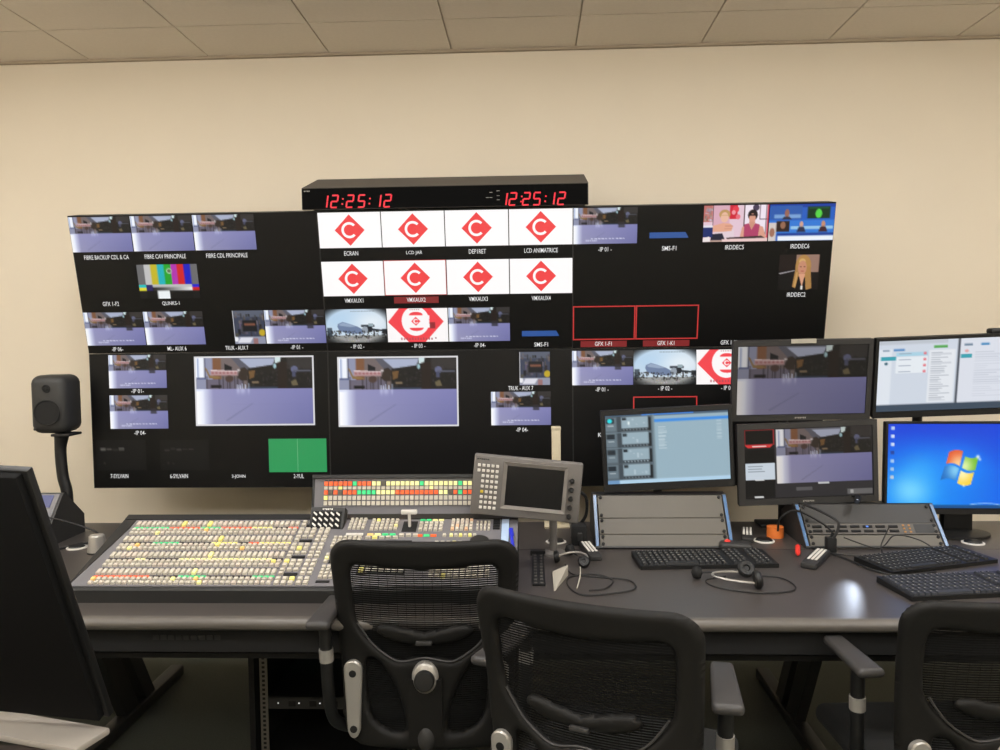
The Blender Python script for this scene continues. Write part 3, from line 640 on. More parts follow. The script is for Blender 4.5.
# rack under the desk
rk = thing('equipment_rack', 'black equipment rack with punched rails under the desk', 'rack', (-.45, -1.0, 0))
b = MB().box((-.31, -.20, .02), (-.29, .45, .595)).box((.29, -.20, .02), (.31, .45, .595)).box((-.29, .43, .02), (.29, .45, .595)).box((-.31, -.2, 0), (.31, .45, .02))
b.build('cabinet', M_BLACKM, rk, 0)
for sx in (-1, 1):
    ra = MB().box((sx*.262-.014, -.185, .02), (sx*.262+.014, -.18, .595)).build('rail', mat('rail_metal', (112, 108, 100), .5, metal=.4), rk, 0)
    hl = MB()
    for i in range(34): hl.box((sx*.262-.005, -.1862, .035+i*.0163), (sx*.262+.005, -.1848, .043+i*.0163))
    hl.build('hole_row', M_BLACKM, ra, 0)
u = MB().box((-.245, -.19, .20), (.245, .30, .244)).build('rack_unit', M_CHAR, rk, 0)
MB().box((-.24, -.1935, .203), (.24, -.1895, .241)).build('front_plate', M_DARK, u, 0)
for i in range(5): MB().box((-.17+.075*i, -.1965, .212), (-.145+.075*i, -.193, .23)).build('button', M_BLACKM, u, 0)
for i in range(3): MB().box((-.21+.075*i, -.1955, .221), (-.206+.075*i, -.193, .225)).build('led', M_TXT, u, 0)

# ------------------------------------------------------------------ vision mixer console
SX0, SX1 = -1.122, 0.205
SF = Vector((0, -1.66, .792)); SDIR = Vector((0, .37, .128)); SL = SDIR.length; SDIR.normalize(); SN = Vector((0, -SDIR.z, SDIR.y))
sw = thing('vision_mixer', 'large grey vision mixer console with rows of lit buttons', 'mixing console', ((SX0+SX1)/2, -1.45, DZ))
so = Vector(sw.location)
def SP(u, w, h): return Vector((u, 0, 0))+SF+SDIR*w+SN*h-so
def toL(mb): mb.v = [tuple(Vector(p)-so) for p in mb.v]; return mb
toL(MB().prism([(-1.668, DZ), (-1.668, .787), (-1.66, .792), (-1.29, .92), (-1.275, .918), (-1.23, DZ)], SX0, SX1, 'x')).build('housing', M_CHAR, sw, 25)
def slab(u0, u1, w0, w1, h0, h1, mb=None, **k):
    mb = mb or MB()
    vs = [SP(u, w_, h) for h in (h0, h1) for u, w_ in ((u0, w0), (u1, w0), (u1, w1), (u0, w1))]
    return mb.add(vs, [(0, 3, 2, 1), (4, 5, 6, 7), (0, 1, 5, 4), (1, 2, 6, 5), (2, 3, 7, 6), (3, 0, 4, 7)], **k)
def slabp(P, h0, h1):
    n = len(P); return MB().add([SP(u, w_, h) for h in (h0, h1) for u, w_ in P], [tuple(range(n-1, -1, -1)), tuple(range(n, 2*n))]+[(i, (i+1) % n, n+(i+1) % n, n+i) for i in range(n)])
slabp([(SX0+.003, .004), (.150, .004), (.150, .359), (SX0+.042, .359), (SX0+.042, .3)], 0, .004).build('top_plate', M_SWG, sw, 0)
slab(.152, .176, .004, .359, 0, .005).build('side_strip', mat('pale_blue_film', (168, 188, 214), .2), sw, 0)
slab(.178, .2045, .0, .359, 0, .003).build('side_strip', M_SWG, sw, 0)
slab(SX0, SX1, .361, .390, 0, .006).build('rear_lip', M_CHAR, sw, 0)
slabp([(SX0, .004), (SX0+.001, .004), (SX0+.040, .3), (SX0+.040, .359), (SX0, .359)], 0, .005).build('side_cheek', M_CHAR, sw, 0)
WARM = srgb(194, 187, 172); PINKW = srgb(198, 186, 172); YEL = srgb(232, 222, 130); GRN = srgb(60, 206, 130); ORG = srgb(238, 96, 44); DRK = srgb(52, 46, 42); LYEL = srgb(236, 232, 160); PEACH = srgb(240, 196, 120)
def key(mb, u, w_, du, dw, col, lit=False, h=.007, base=.004):
    t = .0012
    vs = [SP(u-du/2, w_-dw/2, base), SP(u+du/2, w_-dw/2, base), SP(u+du/2, w_+dw/2, base), SP(u-du/2, w_+dw/2, base),
          SP(u-du/2+t, w_-dw/2+t, base+h), SP(u+du/2-t, w_-dw/2+t, base+h), SP(u+du/2-t, w_+dw/2-t, base+h), SP(u-du/2+t, w_+dw/2-t, base+h)]
    mb.add(vs, [(4, 5, 6, 7), (0, 1, 5, 4), (1, 2, 6, 5), (2, 3, 7, 6), (3, 0, 4, 7)], 1 if lit else 0, col)
def keyrow(mb, name='button_row'):
    o = mb.build(name, [M_KEY, M_KEYLIT], sw, 0, True); o['kind'] = 'stuff'; return o
rng = random.Random(11)
def runs(n, choices):
    out = []
    while len(out) < n: out += [rng.choice(choices)]*rng.randint(2, 7)
    return out[:n]
PIT = 0.01725; U0 = -1.058
BK = .0868
for bank in range(4):
    wb = .007+BK*bank          # front of this bank
    for j, (wo, dw, h) in enumerate(((.010, .0128, .007), (.028, .0128, .007), (.0625, .0245, .007))):
        mb = MB()
        for c in range(32):
            lit = rng.random() < .035
            key(mb, U0+PIT*c, wb+wo, .0128, dw, rng.choice([YEL, PEACH, LYEL]) if lit else rng.choice([WARM, WARM, WARM, PINKW]), lit, h)
        keyrow(mb)
    mb = MB(); cs = runs(32, [[GRN, GRN, ORG, GRN, DRK], [LYEL, DRK, LYEL, ORG], [YEL, GRN, DRK, YEL, ORG], [YEL, DRK, GRN, ORG]][bank])
    for c in range(32): key(mb, U0+PIT*c, wb+.0415, .0150, .007, cs[c], cs[c] != DRK, .003)
    keyrow(mb, 'display_strip')
    slab(U0-.012, U0+PIT*31+.012, wb+.0815, wb+.0835, .004, .0046).build('divider_line', M_CHAR, sw, 0)
    mb = MB()
    for c in range(5):
        for wo, dw in ((.010, .0145), (.029, .0145), (.055, .012), (.073, .012)):
            if c in (1, 2) and wo == .055: continue
            lit = rng.random() < .07; key(mb, -.500+.0205*c+(.004 if c > 2 else 0), wb+wo, .0148, dw, YEL if lit else WARM, lit)
    keyrow(mb)
    slab(-.490, -.450, wb+.046, wb+.056, .004, .008).build('small_display', M_BLACKM, sw, 0)
def module(u0, w0, cols, rows, pu, pw, cols_lit=(), litp=.08, dd=.74):
    mb = MB()
    for i in range(cols):
        for j in range(rows):
            lit = rng.random() < litp; key(mb, u0+i*pu, w0+j*pw, pu*dd, pw*dd, rng.choice([YEL, LYEL]) if lit else WARM, lit)
    return keyrow(mb, 'button_block')
def colored(u0, w0, cols, pu, dw, cs):
    mb = MB()
    for i in range(cols): c = cs[i % len(cs)]; key(mb, u0+i*pu, w0, pu*.86, dw, c, c != DRK, .004)
    return keyrow(mb, 'display_strip')
# second column of modules (partly behind the chair)
module(-.378, .045, 6, 4, .0155, .0165); slab(-.385, -.345, .020, .028, .004, .007).build('small_display', M_BLACKM, sw, 0)
slab(-.370, -.275, .115, .168, .004, .006).build('small_display', M_BLACKM, sw, 0)
for j in range(3): colored(-.352, .125+j*.017, 4, .0215, .013, [ORG, ORG, ORG])
module(-.380, .122, 1, 3, .016, .017, litp=.3); module(-.378, .200, 6, 4, .0155, .0165)
slab(-.375, -.335, .183, .190, .004, .007).build('small_display', M_BLACKM, sw, 0)
slab(-.348, -.293, .262, .272, .004, .009).build('label_strip', M_WHITE, sw, 0)
module(-.345, .305, 4, 4, .0145, .0165, litp=.05)
module(-.272, .300, 6, 4, .0155, .0165, litp=.1)
colored(-.270, .268, 4, .024, .009, [PEACH, LYEL, GRN, GRN]); module(-.274, .250, 5, 1, .022, .014, litp=.2)
slab(-.275, -.13, .06, .235, .004, .0055).build('small_display', M_BLACKM, sw, 0)
module(-.262, .08, 7, 4, .02, .03)
# lever bay
slab(-.172, -.125, .285, .345, .004, .0055).build('lever_slot', M_BLACKM, sw, 0)
lev = MB(); lev.v = []
a, b_ = SP(-.149, .315, .004), SP(-.149, .326, .052)
lev.tube([a, b_], .005, 8); lb = lev.build('fader_lever', M_WHITE, sw)
MB().rbox((b_.x-.026, b_.y-.008, b_.z-.006), (b_.x+.026, b_.y+.008, b_.z+.008), .003).build('fader_grip', M_WHITE, lb)
module(-.168, .262, 3, 1, .0225, .016)
module(-.112, .295, 5, 3, .0165, .018, litp=.1); colored(-.110, .352, 4, .0205, .008, [GRN, GRN, LYEL, LYEL]); colored(-.110, .262, 3, .0225, .010, [ORG, GRN, ORG])
module(-.030, .262, 1, 1, .016, .018, litp=.4)
mb = MB()
for i in range(5):
    for j in range(4): key(mb, -.008+i*.0150, .298+j*.0165, .0112, .014, rng.choice([WARM, PINKW, srgb(226, 186, 150)]), rng.random() < .15)
keyrow(mb, 'button_block')
module(-.008, .262, 6, 1, .0150, .016, litp=.4); module(.073, .298, 4, 3, .0125, .0185, litp=.15, dd=.66)
module(-.05, .05, 10, 9, .0185, .021)
for j in range(4): slab(.124, .146, .298+j*.0155, .310+j*.0155, .004, .008).build('small_display', M_BLACKM, sw, 0)
kn = SP(.085, .222, .004)
MB().lathe([(.030, 0), (.030, .010), (.024, .014), (.004, .015)], 24, Matrix.Translation(kn) @ SN.to_track_quat('Z', 'Y').to_matrix().to_4x4()).build('jog_wheel', M_CHAR, sw)
# ------------------------------------------------------------------ upright button panel
up_b = MB()
UB0, UB1 = aty(313, 515, -1.24), aty(530, 512, -1.24)
bp = thing('button_panel', 'upright panel of orange, green and white lit buttons behind the mixer', 'control panel', ((UB0.x+.10)/2, -1.23, DZ))
bo = Vector(bp.location); ux0, ux1 = UB0.x, .10
TB = math.radians(14)
def BP(u, w_, h): return Vector((u, -1.25+w_*math.sin(TB)-h*math.cos(TB), .905+w_*math.cos(TB)+h*math.sin(TB)))-bo
def bslab(u0, u1, w0, w1, h0, h1, mb=None, mi=0, col=(1, 1, 1, 1)):
    mb = mb or MB(); vs = [BP(u, w_, h) for h in (h0, h1) for u, w_ in ((u0, w0), (u1, w0), (u1, w1), (u0, w1))]
    return mb.add(vs, [(0, 3, 2, 1), (4, 5, 6, 7), (0, 1, 5, 4), (1, 2, 6, 5), (2, 3, 7, 6), (3, 0, 4, 7)], mi, col)
BH = .136
hb = bslab(ux0-.004, ux1, 0, BH+.008, -.05, 0); hb.box((ux0+.05-bo.x, -1.20-bo.y, 0), (ux1-.05-bo.x, -1.16-bo.y, .2)); hb.build('housing', M_CHAR, bp, 0)
bslab(ux0+.006, ux1-.004, .008, BH-.006, 0, .003).build('front_plate', M_SWG, bp, 0)
bslab(ux0-.002, ux1, BH-.005, BH+.007, 0, .012).build('top_hood', M_CHAR, bp, 0)
rowsdef = [('OOOOOOGOOOLLdLLLLLLLGLLLLLLLGLLL', .014), ('wwwywwwwwwwwwwwwwwwwwwLwwwwwwwwww', .010), ('OdOdOOOGGGGLLLLOOOOOOOOOLLdOGOOO', .014), ('ywwwwwwwwwwwwwwwwwwwwwwwwwwwwwww', .014), ('wwwwwwwwwwwwwwwwwwwwwwwwwwwwwwww', .014)]
cm = dict(O=(ORG, 1), G=(GRN, 1), L=(LYEL, 1), w=(WARM, 0), y=(YEL, 1), d=(srgb(96, 90, 78), 0))
for (s_, hh), wz in zip(rowsdef, (.113, .098, .083, .0645, .046)):
    mb = MB()
    for i, ch in enumerate(s_):
        u = ux0+.046+i*.01655; c, l = cm[ch]; bslab(u-.0062, u+.0062, wz-hh/2, wz+hh/2, .003, .009, mb, l, c)
    o = mb.build('button_row', [M_KEY, M_KEYLIT], bp, 0, True); o['kind'] = 'stuff'
for i in range(6): bslab(ux0+.04+i*.014, ux0+.050+i*.014, .122, .125, .003, .0034).build('printed_mark', M_BLACKM, bp, 0)

# ------------------------------------------------------------------ generic screen from photo corners
def frame_from_px(TL, TR, BR, BL, Y, tilt=0, yaw=0):
    """plane through mean depth Y; returns centre, rotation (roll from the photograph), width, height"""
    a, b_, c, d = (aty(*p, Y) for p in (TL, TR, BR, BL))
    ctr = (a+b_+c+d)/4; xv = ((b_-a)+(c-d))/2; zv = ((a-d)+(b_-c))/2
    roll = math.atan2(xv.z, xv.x)
    return ctr, Matrix.Rotation(yaw, 3, 'Z') @ Matrix.Rotation(-roll, 3, 'Y') @ Matrix.Rotation(tilt, 3, 'X'), math.hypot(xv.x, xv.z)/math.cos(yaw), zv.length/math.cos(tilt)
def monitor(name, label, corners, Y, pic, bez=(.014, .014, .014, .018), tilt=0, yaw=0, th=.045, body=M_BLACK, group='computer monitors on the desk', screen_in=True):
    ctr, R, W, H = frame_from_px(*corners, Y, tilt, yaw)
    t = thing(name, label, 'monitor', ctr-(R @ Vector((0, 0, H/2))), R.to_euler(), group)
    bl, br_, bt, bb = bez
    b = MB().rbox((-W/2, .004, 0), (W/2, th*.55, H), .004).rbox((-W*.36, th*.5, H*.15), (W*.36, th, H*.85), .008); b.build('housing', body, t)
    f = MB().box((-W/2, -.004, 0), (-W/2+bl, .006, H)).box((W/2-br_, -.004, 0), (W/2, .006, H)).box((-W/2+bl, -.004, H-bt), (W/2-br_, .006, H)).box((-W/2+bl, -.004, 0), (W/2-br_, .006, bb))
    f.build('bezel', body, t, 0)
    MB().box((-W/2+bl, .0, bb), (W/2-br_, .005, H-bt)).build('screen', M_SCRB, t, 0)
    if pic is not None: place_pic(t, pic, -W/2+bl+.002, bb+.002, W/2-br_-.002, H-bt-.002, -.001, 'screen_image')
    return t, W, H, ctr
DIM = A_FEED*np.array((.74, .72, .70))
mA, WA, HA, cA = monitor('computer_monitor', 'black computer monitor with pale grey software window above the blank rack', ((602, 411), (731, 404), (735, 486), (602.5, 492)), -.97, pic_mesh(ui_pic()), (.014, .012, .018, .026))
mB, WB, HB, cB = monitor('computer_monitor', 'upper charcoal monitor showing one large dim room picture', ((733.5, 341), (875, 338.5), (868, 419.5), (731, 422)), -.95, pic_mesh(DIM), (.017, .017, .020, .022), tilt=math.radians(7), body=M_DARK)
mC, WC, HC2, cC = monitor('computer_monitor', 'lower charcoal monitor with a room picture beside a column of thumbnails', ((738.5, 424), (879.5, 420), (875.5, 500), (737, 507)), -.95, pic_mesh(multi_pic(A_FEED*np.array((.86, .84, .82)))), (.026, .017, .020, .024), body=M_DARK)
mD, WD, HD, cD = monitor('computer_monitor', 'black monitor showing two white document pages at upper right', ((879.5, 339), (1023, 332.5), (1012, 414), (869, 418.5)), -.95, pic_mesh(docs_pic()), (.010, .010, .010, .022), tilt=math.radians(9))
mE, WE, HE, cE = monitor('computer_monitor', 'black monitor with bright blue desktop and four colour window logo', ((886.5, 423.5), (1037, 420), (1033, 516), (883, 512)), -.96, pic_mesh(desktop_pic()), (.008, .008, .006, .020))
# printed names and tabs on the monitors
for t, W in ((mB, WB), (mC, WC)): illegible(t, 0, .011, .042, .006, M_TXTG)
MB().box((-.045, -.0075, HB-.012), (.045, -.003, HB+.004)).build('paper_label', M_PAPER, mB, 0)
illegible(mE, -WE*.38, .010, .035, .004, M_TXTG); MB().lathe([(.0045, 0), (.0062, 0), (.0062, .0006), (.0045, .0006)], 16, Matrix.Translation((-WE*.46, -.0042, .010)) @ Matrix.Rotation(PI/2, 4, 'X')).build('printed_ring', M_TXTG, mE)
# camera on top of monitor D
wc = aty(996, 333, -.94)
t = thing('webcam', 'black webcam bar on top of the upper right monitor', 'webcam', (wc.x+.02, -.945, cD.z+HD/2-.002))
MB().rbox((-.05, -.02, .004), (.05, .02, .026), .008).build('body', M_BLACK, t); MB().box((-.02, -.02, 0.0), (.02, .025, .006)).build('clip', M_BLACK, t, 0)
MB().lathe([(.008, 0), (.008, .004), (.004, .005)], 16, Matrix.Translation((0, -.019, .015)) @ Matrix.Rotation(PI/2, 4, 'X')).build('lens', M_SCRB, t)
eo = Vector(mE.location)
MB().lathe([(.12, 0), (.12, .008), (.05, .02), (.04, .022)], 28, Matrix.Translation((.02, .055, DZ-eo.z+.004)) @ Matrix.Diagonal((1, .75, 1, 1))).build('stand_base', M_BLACK, mE)
MB().rbox((-.035, .035, DZ-eo.z+.015), (.075, .075, .16), .01).build('stand_column', M_BLACK, mE)
# poles that carry the monitors
def mon_pole(label, x, ztop, arms):
    t = thing('monitor_stand', label, 'monitor stand', (x, -.745, DZ), group='monitor poles')
    MB().rbox((-.10, -.05, 0), (.10, .05, .012), .004).build('base', M_BLACK, t)
    MB().tube([(0, 0, .01), (0, 0, ztop-DZ)], .018, 12).build('pole', M_BLACK, t)
    for (ax, az, ay) in arms: MB().box((min(0, ax)-.015, -.03, az-DZ-.015), (max(0, ax)+.015, 0, az-DZ+.015)).box((ax-.03, ay+.745, az-DZ-.04), (ax+.03, -.02, az-DZ+.04)).build('arm', M_BLACK, t, 0)
mon_pole('black monitor pole behind the pair of charcoal monitors', cB.x-.0, 1.42, [(0, cB.z, -.90), (0, cC.z, -.90)])
mon_pole('black monitor pole behind the blue desktop monitor', cD.x+.0, 1.42, [(0, cD.z, -.895)])
mon_pole('black monitor pole behind the pale software monitor', cA.x, 1.15, [(0, cA.z, -.92)])
# ------------------------------------------------------------------ touch panel
ctr, R, W, H = frame_from_px((473, 454), (582, 464), (579.5, 524), (471.5, 513.5), -1.36)
tp = thing('touch_control_panel', 'grey control screen with small keys and five knobs on a swivel arm', 'control panel', ctr-(R @ Vector((0, 0, H/2))), R.to_euler())
MB().rbox((-W/2, 0, 0), (W/2, .035, H), .005, seg=3).build('housing', M_TOUCH, tp)
sx0, sx1, sz0, sz1 = -W*.19, W*.335, H*.20, H*.86
ins = MB(); o_ = .012
outer = [(sx0-o_, sz0-o_), (sx1+o_, sz0-o_), (sx1+o_, sz1+o_), (sx0-o_, sz1+o_)]; inner = [(sx0, sz0), (sx1, sz0), (sx1, sz1), (sx0, sz1)]
ins.add([(x, -.0045, z) for x, z in outer]+[(x, -.0008, z) for x, z in inner]+[(x, 0.001, z) for x, z in outer], [(i, (i+1) % 4, 4+(i+1) % 4, 4+i) for i in range(4)]+[(i, (i+1) % 4, 8+(i+1) % 4, 8+i) for i in range(4)])
ins.build('screen_surround', mat('touch_surround', (118, 113, 107), .45), tp, 0)
MB().box((sx0, -.0012, sz0), (sx1, .0005, sz1)).build('screen', mat('dark_glass', (26, 26, 26), .25), tp, 0)
km = MB().rbox((-.0048, -.004, -.0045), (.0048, .0, .0045), .001, seg=1).mesh('button', M_WHITE, 30)
km2 = MB().rbox((-.0048, -.004, -.0045), (.0048, .0, .0045), .001, seg=1).mesh('button', mat('lit_yellow', (250, 214, 60), .5, emit=.6), 30)
for j in range(9):
    for i in range(5):
        if i == 0 and j > 1: continue
        obj('button', km2 if (i == 1 and j == 5) else km, tp, (-W/2+.018+i*.0148, 0, H*.83-j*.0172))
for j in range(5): MB().lathe([(.0085, 0), (.0085, .006), (.0065, .016), (.002, .017)], 16, Matrix.Translation((W*.41, 0, H*.70-j*.0292)) @ Matrix.Rotation(PI/2, 4, 'X')).build('knob', M_BLACK, tp)
illegible(tp, -W/2+.030, H*.93, .04, .004, M_CHAR, -.0003, 6)
Ri = R.inverted(); foot = Ri @ (Vector((.325, -1.15, DZ))-Vector(tp.location)); mid = Ri @ (Vector((.325, -1.15, .90))-Vector(tp.location))
MB().tube([mid, foot], .014, 12).tube([(mid.x-.03, .03, mid.z+.05), mid], .014, 10).build('arm', M_TOUCH, tp)
MB().lathe([(.045, 0), (.045, .006), (.02, .012)], 20, Matrix.Translation(foot) @ Ri.to_4x4()).build('base', M_TOUCH, tp)
# beige post behind it
pz = aty(556, 427, -.75); t = thing('mast', 'pale beige upright post behind the swivelling control screen', 'post', (pz.x, -.75, DZ))
MB().rbox((-.018, -.018, 0), (.018, .018, pz.z-DZ), .004).build('shaft', M_BEIGE, t); MB().rbox((-.05, -.05, 0), (.05, .05, .008), .002).build('base', M_BEIGE, t)
MB().rbox((-.0195, -.0195, pz.z-DZ-.012), (.0195, .0195, pz.z-DZ+.002), .004).build('cap', M_BEIGE, t)
# macro key pad
kc = SP(-.425, .305, .004)+so
t = thing('macro_keypad', 'small dark keypad with black and white checkered keys on the mixer', 'keypad', kc, (math.radians(62), 0, math.radians(-4)))
# local: x right, y up its face, z out of it
MB().rbox((-.058, -.012, -.035), (.058, .072, 0), .003).build('housing', M_DARK, t)
MB().box((-.05, -.0, 0), (.05, .058, .0006)).build('key_bed', M_BLACKM, t, 0)
ka = MB()
for i in range(5):
    for j in range(3):
        x = -.046+i*.0193; y = .004+j*.0185
        ka = MB().add([(x, y, .0006), (x+.014, y, .0006), (x+.014, y+.014, .0006), (x, y+.014, .0006), (x, y, .005), (x+.014, y, .005), (x+.014, y+.014, .005), (x, y+.014, .005)], [(0, 1, 5, 4), (1, 2, 6, 5), (2, 3, 7, 6), (3, 0, 4, 7), (4, 5, 6, 7)]).build('key', M_BLACKM, t, 0)
        MB().prism([(x+.0035, y+.0135), (x+.0005, y+.0135), (x+.0005, y+.009), (x+.011, y+.0005), (x+.0135, y+.0005), (x+.0135, y+.006)], .005, .0055, 'z').build('key_print', M_WHITE, ka, 0)
o = illegible(t, 0, 0, .036, .005, M_WHITE, 0, 6); o.location = (0, .065, .0006); o.rotation_euler = (-PI/2, 0, 0)

# ------------------------------------------------------------------ rack turrets
def turret(label, x0, x1, h, detail):
    t = thing('rack_turret', label, 'equipment rack', ((x0+x1)/2, -.95, DZ), group='slanted desktop racks')
    w2 = (x1-x0)/2; yb, yt = -.15, -.02     # face runs from (yb,0) to (yt,h)
    L = math.hypot(yt-yb, h); an = math.atan2(yt-yb, h)
    def F(u, w_, q): return Vector((u, yb+w_*math.sin(an)-q*math.cos(an), w_*math.cos(an)+q*math.sin(an)))
    def fs(u0, u1, w0, w1, q0, q1, mb=None):
        mb = mb or MB(); vs = [F(u, w_, q) for q in (q0, q1) for u, w_ in ((u0, w0), (u1, w0), (u1, w1), (u0, w1))]
        return mb.add(vs, [(0, 3, 2, 1), (4, 5, 6, 7), (0, 1, 5, 4), (1, 2, 6, 5), (2, 3, 7, 6), (3, 0, 4, 7)])
    for s_ in (-1, 1):
        xa, xb = (s_*w2, s_*(w2-.014))
        MB().prism([(yb, 0), (yt, h), (yt+.05, h), (.13, h*.6), (.13, 0)], min(xa, xb), max(xa, xb), 'x').build('side_panel', M_DARK, t, 0)
        fs(min(s_*(w2-.012), s_*(w2-.002)), max(s_*(w2-.012), s_*(w2-.002)), .004, L-.004, 0, .0015).build('edge_film', M_BLUEFILM, t, 0)
    MB().box((-w2+.014, yt, h-.012), (w2-.014, yt+.05, h)).build('top_panel', M_CHAR, t, 0)
    MB().box((-w2+.014, .118, .001), (w2-.014, .13, h*.6)).build('rear_panel', M_CHAR, t, 0)
    fs(-w2, w2, .0035, .010, 0, .006).build('sill', M_CHAR, t, 0)
    detail(t, fs, F, w2, L)
    return t
def screws(t, F, pts):
    for u, w_ in pts:
        p = F(u, w_, .002); q = F(u, w_, .006); MB().tube([p, q], .006, 8).build('screw', M_BLACKM, t)
def blank(t, fs, F, w2, L):
    hs = [(.01, .055), (.058, .118), (.121, L-.006)]
    for a, b_ in hs:
        fs(-w2+.018, w2-.018, a, b_, -.004, .001).build('blank_panel', M_PLATE, t, 0)
        screws(t, F, [(s_*(w2-.028), z) for s_ in (-1, 1) for z in (a+.009, b_-.009)])
turret('slanted desktop rack with three blank beige panels under the software monitor', .478, .970, .172, blank)
def gear(t, fs, F, w2, L):
    fs(-w2+.018, w2-.018, .01, .055, -.004, .001).build('blank_panel', M_PLATE, t, 0)
    fs(-w2+.018, w2-.018, .105, L-.004, -.004, .001).build('blank_panel', mat('rack_blank_shaded', (46, 44, 41), .5), t, 0)  # upper blank panel, the shadow on it is put into its colour
    fp = fs(-w2+.018, w2-.018, .058, .102, -.004, .003).build('intercom_panel', mat('intercom_grey', (78, 74, 68), .5), t, 0)
    for i in range(7):
        fs(-w2+.04+i*.045, -w2+.072+i*.045, .084, .092, .003, .007).build('button', M_BLACKM, fp, 0); fs(-w2+.04+i*.045, -w2+.072+i*.045, .066, .074, .003, .007).build('button', M_BLACKM, fp, 0)
    for i in range(2):
        for j in range(3): fs(w2-.14+i*.02, w2-.133+i*.02, .064+j*.013, .070+j*.013, .003, .005).build('indicator_light', mat('amber_light', (220, 150, 60), .5, emit=.5), fp, 0)
    fs(w2-.10, w2-.03, .063, .098, .003, .004).build('speaker_grille', M_CHAR, fp, 0); fs(-.02, -.012, .084, .09, .003, .008).build('indicator_light', mat('blue_light', (90, 150, 255), .4, emit=.8), fp, 0)
    screws(t, F, [(s_*(w2-.028), z) for s_ in (-1, 1) for z in (.02, .046, .068, .092, .115, L-.016)])
turret('slanted desktop rack with intercom panel between the lower monitors', 1.222, 1.722, .134, gear)

# ------------------------------------------------------------------ speaker and stand
spx = -1.822
t = thing('loudspeaker', 'dark grey rounded studio loudspeaker on a black pole', 'loudspeaker', (spx, -.55, 1.119), (0, 0, math.radians(3)))
sb = MB().rbox((-.082, -.08, 0), (.082, .08, .252), .035, seg=4); sb.v = [(x*(1-.10*((z-.126)/.126)**2), y*(1-.10*((z-.126)/.126)**2), z) for x, y, z in sb.v]
sb.build('cabinet', M_SPK, t, 60)
Rf = Matrix.Rotation(PI/2, 4, 'X')
MB().lathe([(.056, 0), (.056, .002), (.052, .003), (.044, -.008), (.02, -.016), (.014, -.010), (.001, -.008)], 28, Matrix.Translation((0, -.079, .092)) @ Rf).build('woofer', M_BLACKM, t)
MB().lathe([(.017, 0), (.017, .002), (.014, .003), (.011, -.002), (.006, .002), (.001, 0.003)], 24, Matrix.Translation((0, -.0785, .196)) @ Rf).build('tweeter', M_BLACKM, t)
MB().lathe([(.006, 0), (.006, .004), (.001, .005)], 10, Matrix.Translation((-.055, -.074, .022)) @ Rf).build('badge', M_CHAR, t)
t = thing('speaker_stand', 'black curved pole carrying the loudspeaker left of the screens', 'stand', (spx+.045, -.60, 0))
MB().rbox((-.035, -.02, 1.107), (.045, .08, 1.1185), .003).build('top_plate', M_BLACK, t)
MB().tube(bez([(-.01, .02, 1.108), (-.018, .02, 1.04), (-.012, .02, .93), (.004, .02, .84), (.0, .02, .62), (0, .02, .01)]), [.030, .029, .028, .027, .026, .025, .024, .0235]+[.023]*33, 12).build('pole', M_BLACK, t)
MB().lathe([(.13, 0), (.13, .012), (.03, .02)], 24, Matrix.Translation((0, .04, 0))).build('base', M_BLACK, t)

# ------------------------------------------------------------------ left desk gear
t = thing('slanted_control_unit', 'dark wedge shaped control unit with a small blue screen', 'control unit', (-1.78, -.95, DZ))
px1 = .23
MB().prism([(-.114, 0), (.117, 0), (.117, .074), (-.005, .183), (-.018, .183), (-.114, .063)], -px1, px1, 'x').build('housing', M_DARK, t, 20)
def WF(u, w_, q): # slanted front face
    n = Vector((0, -.12, .096)).normalized(); return Vector((u, -.114+.096*w_, .063+.12*w_))+n*q
def wf(u0, u1, w0, w1, q0, q1):
    vs = [WF(u, w_, q) for q in (q0, q1) for u, w_ in ((u0, w0), (u1, w0), (u1, w1), (u0, w1))]
    return MB().add(vs, [(0, 3, 2, 1), (4, 5, 6, 7), (0, 1, 5, 4), (1, 2, 6, 5), (2, 3, 7, 6), (3, 0, 4, 7)])
wf(-px1+.01, px1-.01, .03, .97, 0, .003).build('face_plate', M_SWG, t, 0)
wf(-px1+.03, px1-.03, .60, .93, .003, .005).build('screen', mat('blue_screen', (52, 62, 140), .4, emit=.6), t, 0)
for i in range(9):
    for j in range(3): wf(-px1+.03+i*.046, -px1+.06+i*.046, .10+j*.14, .19+j*.14, .003, .009).build('button', M_WHITE if j != 1 else M_CHAR, t, 0)
kp = atz(97, 554, DZ)
t = thing('volume_knob', 'small tapered silver knob standing left of the mixer', 'knob', (-1.325, -1.14, DZ))
MB().lathe([(.034, 0), (.034, .004), (.026, .062), (.022, .066), (.001, .067)], 28).build('body', M_SILVER, t)
MB().lathe([(.0345, 0.0), (.0345, .006), (.033, .007)], 28).build('base_ring', M_CHAR, t)
t = thing('cable_grommet', 'round white rimmed cable grommet beside the silver knob', 'grommet', (-1.44, -1.075, DZ), group='desk cable grommets')
def grommet(t, r=.036):
    MB().lathe([(r, 0), (r, .003), (r-.006, .005), (r-.007, .003)], 28).build('rim', M_WHITE, t); MB().lathe([(r-.007, 0), (r-.007, .003), (r-.012, .010), (.002, .011)], 24).build('cover', M_BLACK, t)
grommet(t)
for px, py, lab in ((556, 542, 'round white rimmed cable grommet under the swivelling control screen'), (764, 541, 'round white rimmed cable grommet beside the orange tape roll'), (973, 543, 'round white rimmed cable grommet at the right end of the desk')):
    p = atz(px, py, DZ); grommet(thing('cable_grommet', lab, 'grommet', (p.x, p.y, DZ), group='desk cable grommets'), .038)
def cable(label, pts, r=.0032, m=None, cat='cable', name='cable'):
    o = MB().tube(bez(pts, 8), r, 6).build(name, m or M_CABLE); o2 = tag(o, label, cat); return o
